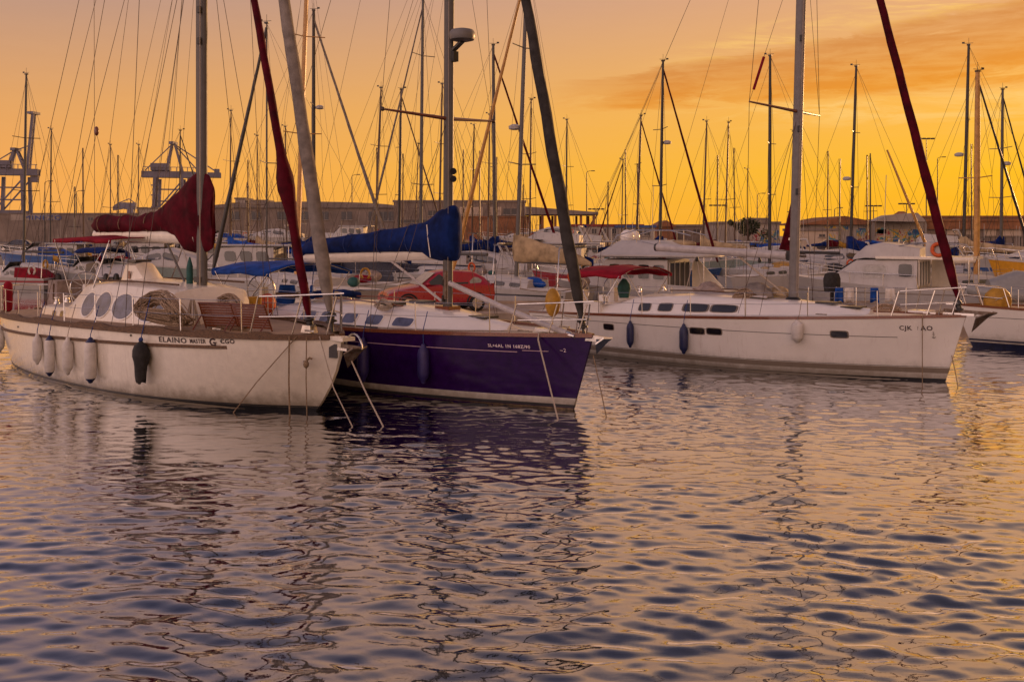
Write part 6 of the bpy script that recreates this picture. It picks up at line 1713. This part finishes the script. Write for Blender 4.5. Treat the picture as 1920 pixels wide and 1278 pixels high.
aw = thing('awning', 'pale sloping awning above the mural wall building', 'awning', (px(1682, 440, 144).x, 144, px(0, 416, 144).z))
MB().prism([(-3.6, .1), (3.8, 0), (3.8, .12), (2.6, 1.3), (-1.6, .95)], -1, 2, lambda u, v, q: (u, q, v)).build('canvas', M_walll, aw)
for x in (-3.4, 3.6): MB().box((x, -.8, -1.0), (.12, .12, 2.2)).build('post', M_rust, aw)
pg = thing('pavilion', 'small tiered brown roof pavilion peeking above the mural building', 'pavilion', (px(1690, 440, 175).x, 175, LZ))
MB().box((0, 0, 1.9), (5, 5, 4.4)).build('wall', M_rooft, pg)
for z, w_, h_ in ((4.0, 5.2, .8), (4.7, 3.6, .8), (5.4, 1.9, .8)): MB().lathe([(w_, 0), (w_ * .55, h_ * .55), (w_ * .28, h_)], (0, 0, z), 4).build('roof', M_rooft, pg)
building('long brown fascia building along the right edge', 1735, 2010, 150, 405, 16, M_wallg, M_rooft, 'flat', 408, doors=[(1745, 1772, 410, 418), (1785, 1800, 410, 418), (1775, 1798, 424, 440), (1812, 1835, 424, 440), (1846, 1868, 426, 442), (1880, 1915, 426, 442)])
MBf = building('terracotta fascia strip of the right edge building', 1737, 2008, 149.4, 412, .5, M_brick, M_brick, 'flat', 414, zb=px(0, 422, 149.4).z, name='shop_fascia', cat='fascia')
# metal fence in front of it
fn = thing('fence', 'dark metal railing fence before the right edge building', 'fence', (px(1830, 440, 134).x, 134, LZ))
for i in range(19): MB().box((-9 + i, 0, .9), (.10, .10, 1.8)).build('post', M_stripe, fn)
for z in (.5, 1.75): MB().box((0, -.08, z), (18.4, .06, .08)).build('rail', M_stripe, fn)

# rock bank along the water's edge
rr = random.Random(11)
bk = MB()
for i in range(1500):
    x = rr.uniform(-75, 75); t_ = rr.random(); s_ = rr.uniform(.35, .8)
    y = 112.0 + 4.4 * t_; z = -.2 + 1.4 * t_ + rr.uniform(-.15, .2)
    n = 6; rings = []
    for q, f in ((-1, .55), (-.3, 1), (.4, .9), (.9, .4)): rings.append([Vector((x + s_ * f * math.cos(2 * math.pi * j / n + q) * rr.uniform(.8, 1.15), y + s_ * f * .8 * math.sin(2 * math.pi * j / n + q) * rr.uniform(.8, 1.15), z + q * s_ * .55)) for j in range(n)])
    bk.loft(rings)
tag(bk.build('rock_bank', M_rock), 'bank of tumbled grey rocks along the far water edge', 'rocks', kind='stuff')


# ================================================================== parked cars, boats ashore, trees and lamps on the shore
GC = 'cars parked on the shore'
for lb, x, d_, rz_, m_ in (('far white car parked left over the maroon sail cover', 118, 124, 0, M_bgwhite), ('far dark blue car parked at the far left', 30, 126, 8, M_darknavy), ('far silver car parked behind the left cutter boom', 232, 125, 178, M_bggrey), ('far red car parked right of the navy sloop mast', 872, 123, 5, M_redhull), ('far white car parked over the boom of the right sloop', 1268, 122, 178, M_bgwhite), ('far silver car parked left of the right sloop mast', 1330, 124, 3, M_bggrey), ('far dark car parked right of the right sloop mast', 1565, 124, 180, M_darknavy), ('far white van-like car parked above the blue sail cover', 668, 122, 175, M_bgwhite), ('far grey car parked near the right picture edge', 1785, 123, 4, M_bggrey)):
    car(lb, (px(x, 440, d_).x, d_, LZ), R_(rz_), m_, GC, detail=True)
GA = 'boats laid up ashore'
for lb, x, d_, phi, L, st, hm, z_ in (('white sailing hull propped up ashore left of the white genoa', 505, 128, 175, 10, 'sport', M_bgwhite, 1.9), ('white covered boat ashore under the warehouse windows', 650, 132, 172, 8, 'hardtop', M_bgwhite, 1.7), ('small white boat ashore left of the canopy', 960, 130, 174, 8, 'cuddy', M_bgwhite, 1.7), ('white boat ashore before the canopy columns', 1030, 132, 170, 9, 'sport', M_bgwhite, 2.2), ('blue tarpaulined boat ashore right of the left cutter mast', 412, 127, 175, 8, 'cuddy', M_bgwhite, 1.8)):
    motorboat('motor_boat', lb, x, d_, phi, L, 1.2, st, hm, M_bluecan2 if 'blue' in lb else M_tancan, group=GA, z0=z_, anti=M_antib, cat='boat')
    bp = px(x, 440, d_)
    cdl = thing('boat_cradle', 'steel cradle holding up the ' + ' '.join(lb.split()[:9]).replace('propped up ', ''), 'cradle', (bp.x, bp.y, LZ), R_(phi))
    for xx in (-2.2, 2.2):
        for sd in (-1, 1): tube('leg', [(xx, sd * 1.3, 0), (xx, sd * .9, z_ - LZ + .5)], .06, M_rust, cdl, 5)
        MB().box((xx, 0, .1), (.2, 2.6, .2)).build('beam', M_rust, cdl)


def tree(label, x, d_, h, w_, seed):
    rr = random.Random(seed)
    r = thing('tree', label, 'tree', (px(x, 440, d_).x, d_, LZ))
    b = MB(); b.tube([(0, 0, 0), (.1, 0, h * .3), (.05, .1, h * .6)], [.22, .16, .08], 7)
    for i in range(6):
        a = rr.uniform(0, 6.28); b.tube([(.08, 0, h * rr.uniform(.25, .5)), (w_ * .3 * math.cos(a), w_ * .3 * math.sin(a), h * rr.uniform(.55, .8))], [.08, .03], 5)
    b.build('trunk', M_bark, r)
    c = MB()
    cl = [(rr.gauss(0, w_ * .24), rr.gauss(0, w_ * .24), h * rr.uniform(.45, .92), rr.uniform(.5, 1.0) * w_ * .2) for _ in range(16)]
    for i in range(1500):
        q = rr.choice(cl); v = Vector((rr.gauss(0, 1), rr.gauss(0, 1), rr.gauss(0, .8))).normalized() * q[3] * rr.uniform(.5, 1.15)
        p = Vector(q[:3]) + v; s_ = rr.uniform(.12, .24); u = Vector((rr.gauss(0, 1), rr.gauss(0, 1), rr.gauss(0, 1))).normalized(); t_ = u.cross(Vector((rr.gauss(0, 1), rr.gauss(0, 1), rr.gauss(0, 1)))).normalized()
        c.add([p + u * s_, p + t_ * s_ * .6, p - u * s_, p - t_ * s_ * .6], [(0, 1, 2, 3)])
    c.build('crown', M_leaf, r)


tree('dark green bushy tree beside the graffiti building', 1402, 143, 4.4, 4.2, 3)


def lamp(label, x, ytop, d_, kind=1):
    zt = px(0, ytop, d_).z - LZ
    r = thing('lamp_post', label, 'lamp post', (px(x, 440, d_).x, d_, LZ), 0, 'lamp posts on the shore')
    s_ = d_ / 200
    tube('pole', [(0, 0, 0), (0, 0, zt)], [.14 * s_, .08 * s_], M_darkspar, r, 6)
    if kind == 3:
        for dx in (-1.3, -.45, .45, 1.3): MB().box((dx * s_, 0, zt), (.6 * s_, .5 * s_, .28 * s_)).build('lamp_head', M_darkspar, r)
        tube('arm', [(-1.4 * s_, 0, zt), (1.4 * s_, 0, zt)], .06 * s_, M_darkspar, r, 5)
    else:
        tube('arm', [(0, 0, zt), (.5 * s_, 0, zt + .25 * s_), (1.2 * s_, 0, zt + .3 * s_)], .05 * s_, M_darkspar, r, 5)
        MB().box((1.3 * s_, 0, zt + .28 * s_), (.7 * s_, .3 * s_, .16 * s_)).build('lamp_head', M_darkspar, r)


for lb, x, y, d_, k in (('four headed floodlight mast left of the right sloop jib', 1737, 260, 260, 3), ('single arm street lamp right of the floodlight mast', 1758, 297, 240, 1), ('street lamp right of the grey furled genoa', 1100, 323, 240, 1), ('short lamp post by the canopy end', 1118, 392, 190, 3), ('street lamp over the white boom', 1420, 365, 200, 1), ('floodlight post left of the pavilion', 1638, 386, 190, 3), ('floodlight post above the pavilion', 1700, 382, 200, 3), ('lamp post above the brown gable roof', 1565, 392, 190, 1), ('slim street lamp left of the middle port crane', 143, 360, 320, 1), ('round headed lamp post right of the leftmost crane', 84, 342, 280, 1), ('lamp post left of the white furled genoa', 660, 330, 230, 1), ('street lamp right of the slanting red jib', 1345, 385, 200, 3)):
    lamp(lb, x, y, d_, k)


# ================================================================== container cranes in the port far behind
def crane(label, x, d_, s_, up, flip=1, ax=49, tipz=62, rot=14):
    r = thing('port_crane', label, 'crane', (px(x, 440, d_).x, d_, LZ), R_(rot * flip), 'container cranes in the port')
    m = M_steelhaze; k = s_
    def bar(nm, a, b, w_, h_=None): return MB().bar([a[0] * k * flip, a[1] * k, a[2] * k], [b[0] * k * flip, b[1] * k, b[2] * k], w_ * k, (h_ or w_) * k).build(nm, m, r)
    for xx, xt in ((-6, -5), (8, 7)):
        for y in (-8, 8): bar('leg', (xx, y, 0), (xt, y, 31), 1.7)
    for y in (-8, 8): bar('portal_beam', (-6.4, y, 13), (8.4, y, 13), 1.5, 1.8); bar('diagonal_brace', (-5.4, y, 14), (6.8, y, 29), .7)
    for xx in (-5.8, 7.8): bar('sill_beam', (xx, -8, 3), (xx, 8, 3), 1.4, 1.8)
    bar('girder', (-13, -2.5, 33), (13, -2.5, 33), 1.6, 3.2); bar('girder', (-13, 2.5, 33), (13, 2.5, 33), 1.6, 3.2)
    MB().box((-4 * k * flip, 0, 36.8 * k), (9 * k, 8 * k, 3.6 * k)).build('machinery_house', m, r)
    for y in (-3, 3):
        bar('apex_leg', (-1, y, 34), (1.8, y * .5, ax), 1.2); bar('apex_leg', (7, y, 34), (3.0, y * .5, ax), 1.0)
    bar('apex_beam', (1.4, -3, ax + .3), (3.2, 3, ax + .3), 2.4, 1.4)
    bar('back_stay', (2, 0, ax), (-11.5, 0, 35), .5)
    if up:
        for y in (-2.5, 2.5): bar('boom', (8, y, 34), (10.5, y * .8, tipz), 1.3, 1.6)
        for i in range(9): f = i / 8; bar('boom_lattice', (8 + 2.5 * f, -2.5, 34 + (tipz - 34) * f), (8 + 2.5 * f, 2.5, 34 + (tipz - 34) * f), .6); bar('boom_lattice', (8 + 2.5 * f - 1, 0, 34 + (tipz - 34) * f), (8 + 2.5 * min(1, f + .12) + 1, 0, 34 + (tipz - 34) * min(1, f + .12)), .5)
        bar('boom_tip', (9.4, -3, tipz + .6), (11.6, 3, tipz + .6), 3.2, 1.2)
        bar('fore_stay', (2.6, 0, ax), (10, 0, ax + 3), .5)
    else:
        bar('boom', (13, -2.5, 33), (26, -2.2, 33), 1.4, 2.6); bar('boom', (13, 2.5, 33), (26, 2.2, 33), 1.4, 2.6)
        for i in range(9): bar('boom_lattice', (13.5 + i * 1.5, -2.4, 33.2), (13.5 + i * 1.5, 2.4, 33.2), .7)
        MB().box((24 * k * flip, 0, 35.0 * k), (2.6 * k, 5 * k, 2.4 * k)).build('boom_tip', m, r)
        bar('fore_stay', (2.4, 0, ax), (24, 0, 34.6), .6); bar('fore_stay', (2.4, 0, ax), (15, 0, 34.6), .6)
    MB().box((11 * k * flip, 0, 29.6 * k), (3.4 * k, 3.4 * k, 3 * k)).build('operator_cabin', m, r)
    bar('stair_tower', (-6.8, -9.6, 2), (-5.8, -9.6, 31), 1.6, 1.2)
    for z in (8, 16, 22, 27): bar('walkway', (-7.6, -9.8, z), (-3, -9.8, z), .4, .6)
    for i in range(10): bar('hand_rail_post', (-12 + i * 2.7, -4.2, 34.6), (-12 + i * 2.7, -4.2, 36.6), .35)
    bar('hand_rail', (-12, -4.2, 36.6), (13, -4.2, 36.6), .3)
    for z in (19, 25): bar('portal_tie', (-5.4, -8, z), (7.4, -8, z), .7)
    return r


crane('port crane with its boom raised upright at the far left', 20, 560, 1.13, True, ax=44, tipz=62)
crane('port crane with lowered boom behind the left cutter mast', 316, 540, 1.05, False)
sc_ = thing('yard_crane', 'small blue grey hook shaped quay crane left of the middle port crane', 'crane', (px(246, 440, 420).x, 420, LZ), 0, 'container cranes in the port')
MB().loft([[Vector((x, y, z)) for x, y in ((-1.3, -1.3), (1.3, -1.3), (1.3, 1.3), (-1.3, 1.3))] for z in (0, 14)]).build('tower', M_steelhaze, sc_)
MB().loft([[Vector((x, y, z)) for y, z in ((-1.2, 12.8), (1.2, 12.8), (1.2, 15.6), (-1.2, 15.6))] for x in (2.0, -2.5)]).build('head', M_steelhaze, sc_)
MB().loft([[Vector((x, y, z)) for y, z in ((-1, za_), (1, za_), (1, zb2), (-1, zb2))] for x, za_, zb2 in ((-2.4, 13.2, 15.8), (-5.5, 12.6, 15.4), (-7.4, 12.4, 14.0))]).build('jib', M_steelhaze, sc_)
tube('jib_tie', [(1.5, 0, 15.5), (-1, 0, 17.2), (-6, 0, 15.2)], .22, M_steelhaze, sc_, 5)
MB().box((-2.2, 0, 3.0), (5, 3, 1.2)).build('platform', M_steelhaze, sc_)
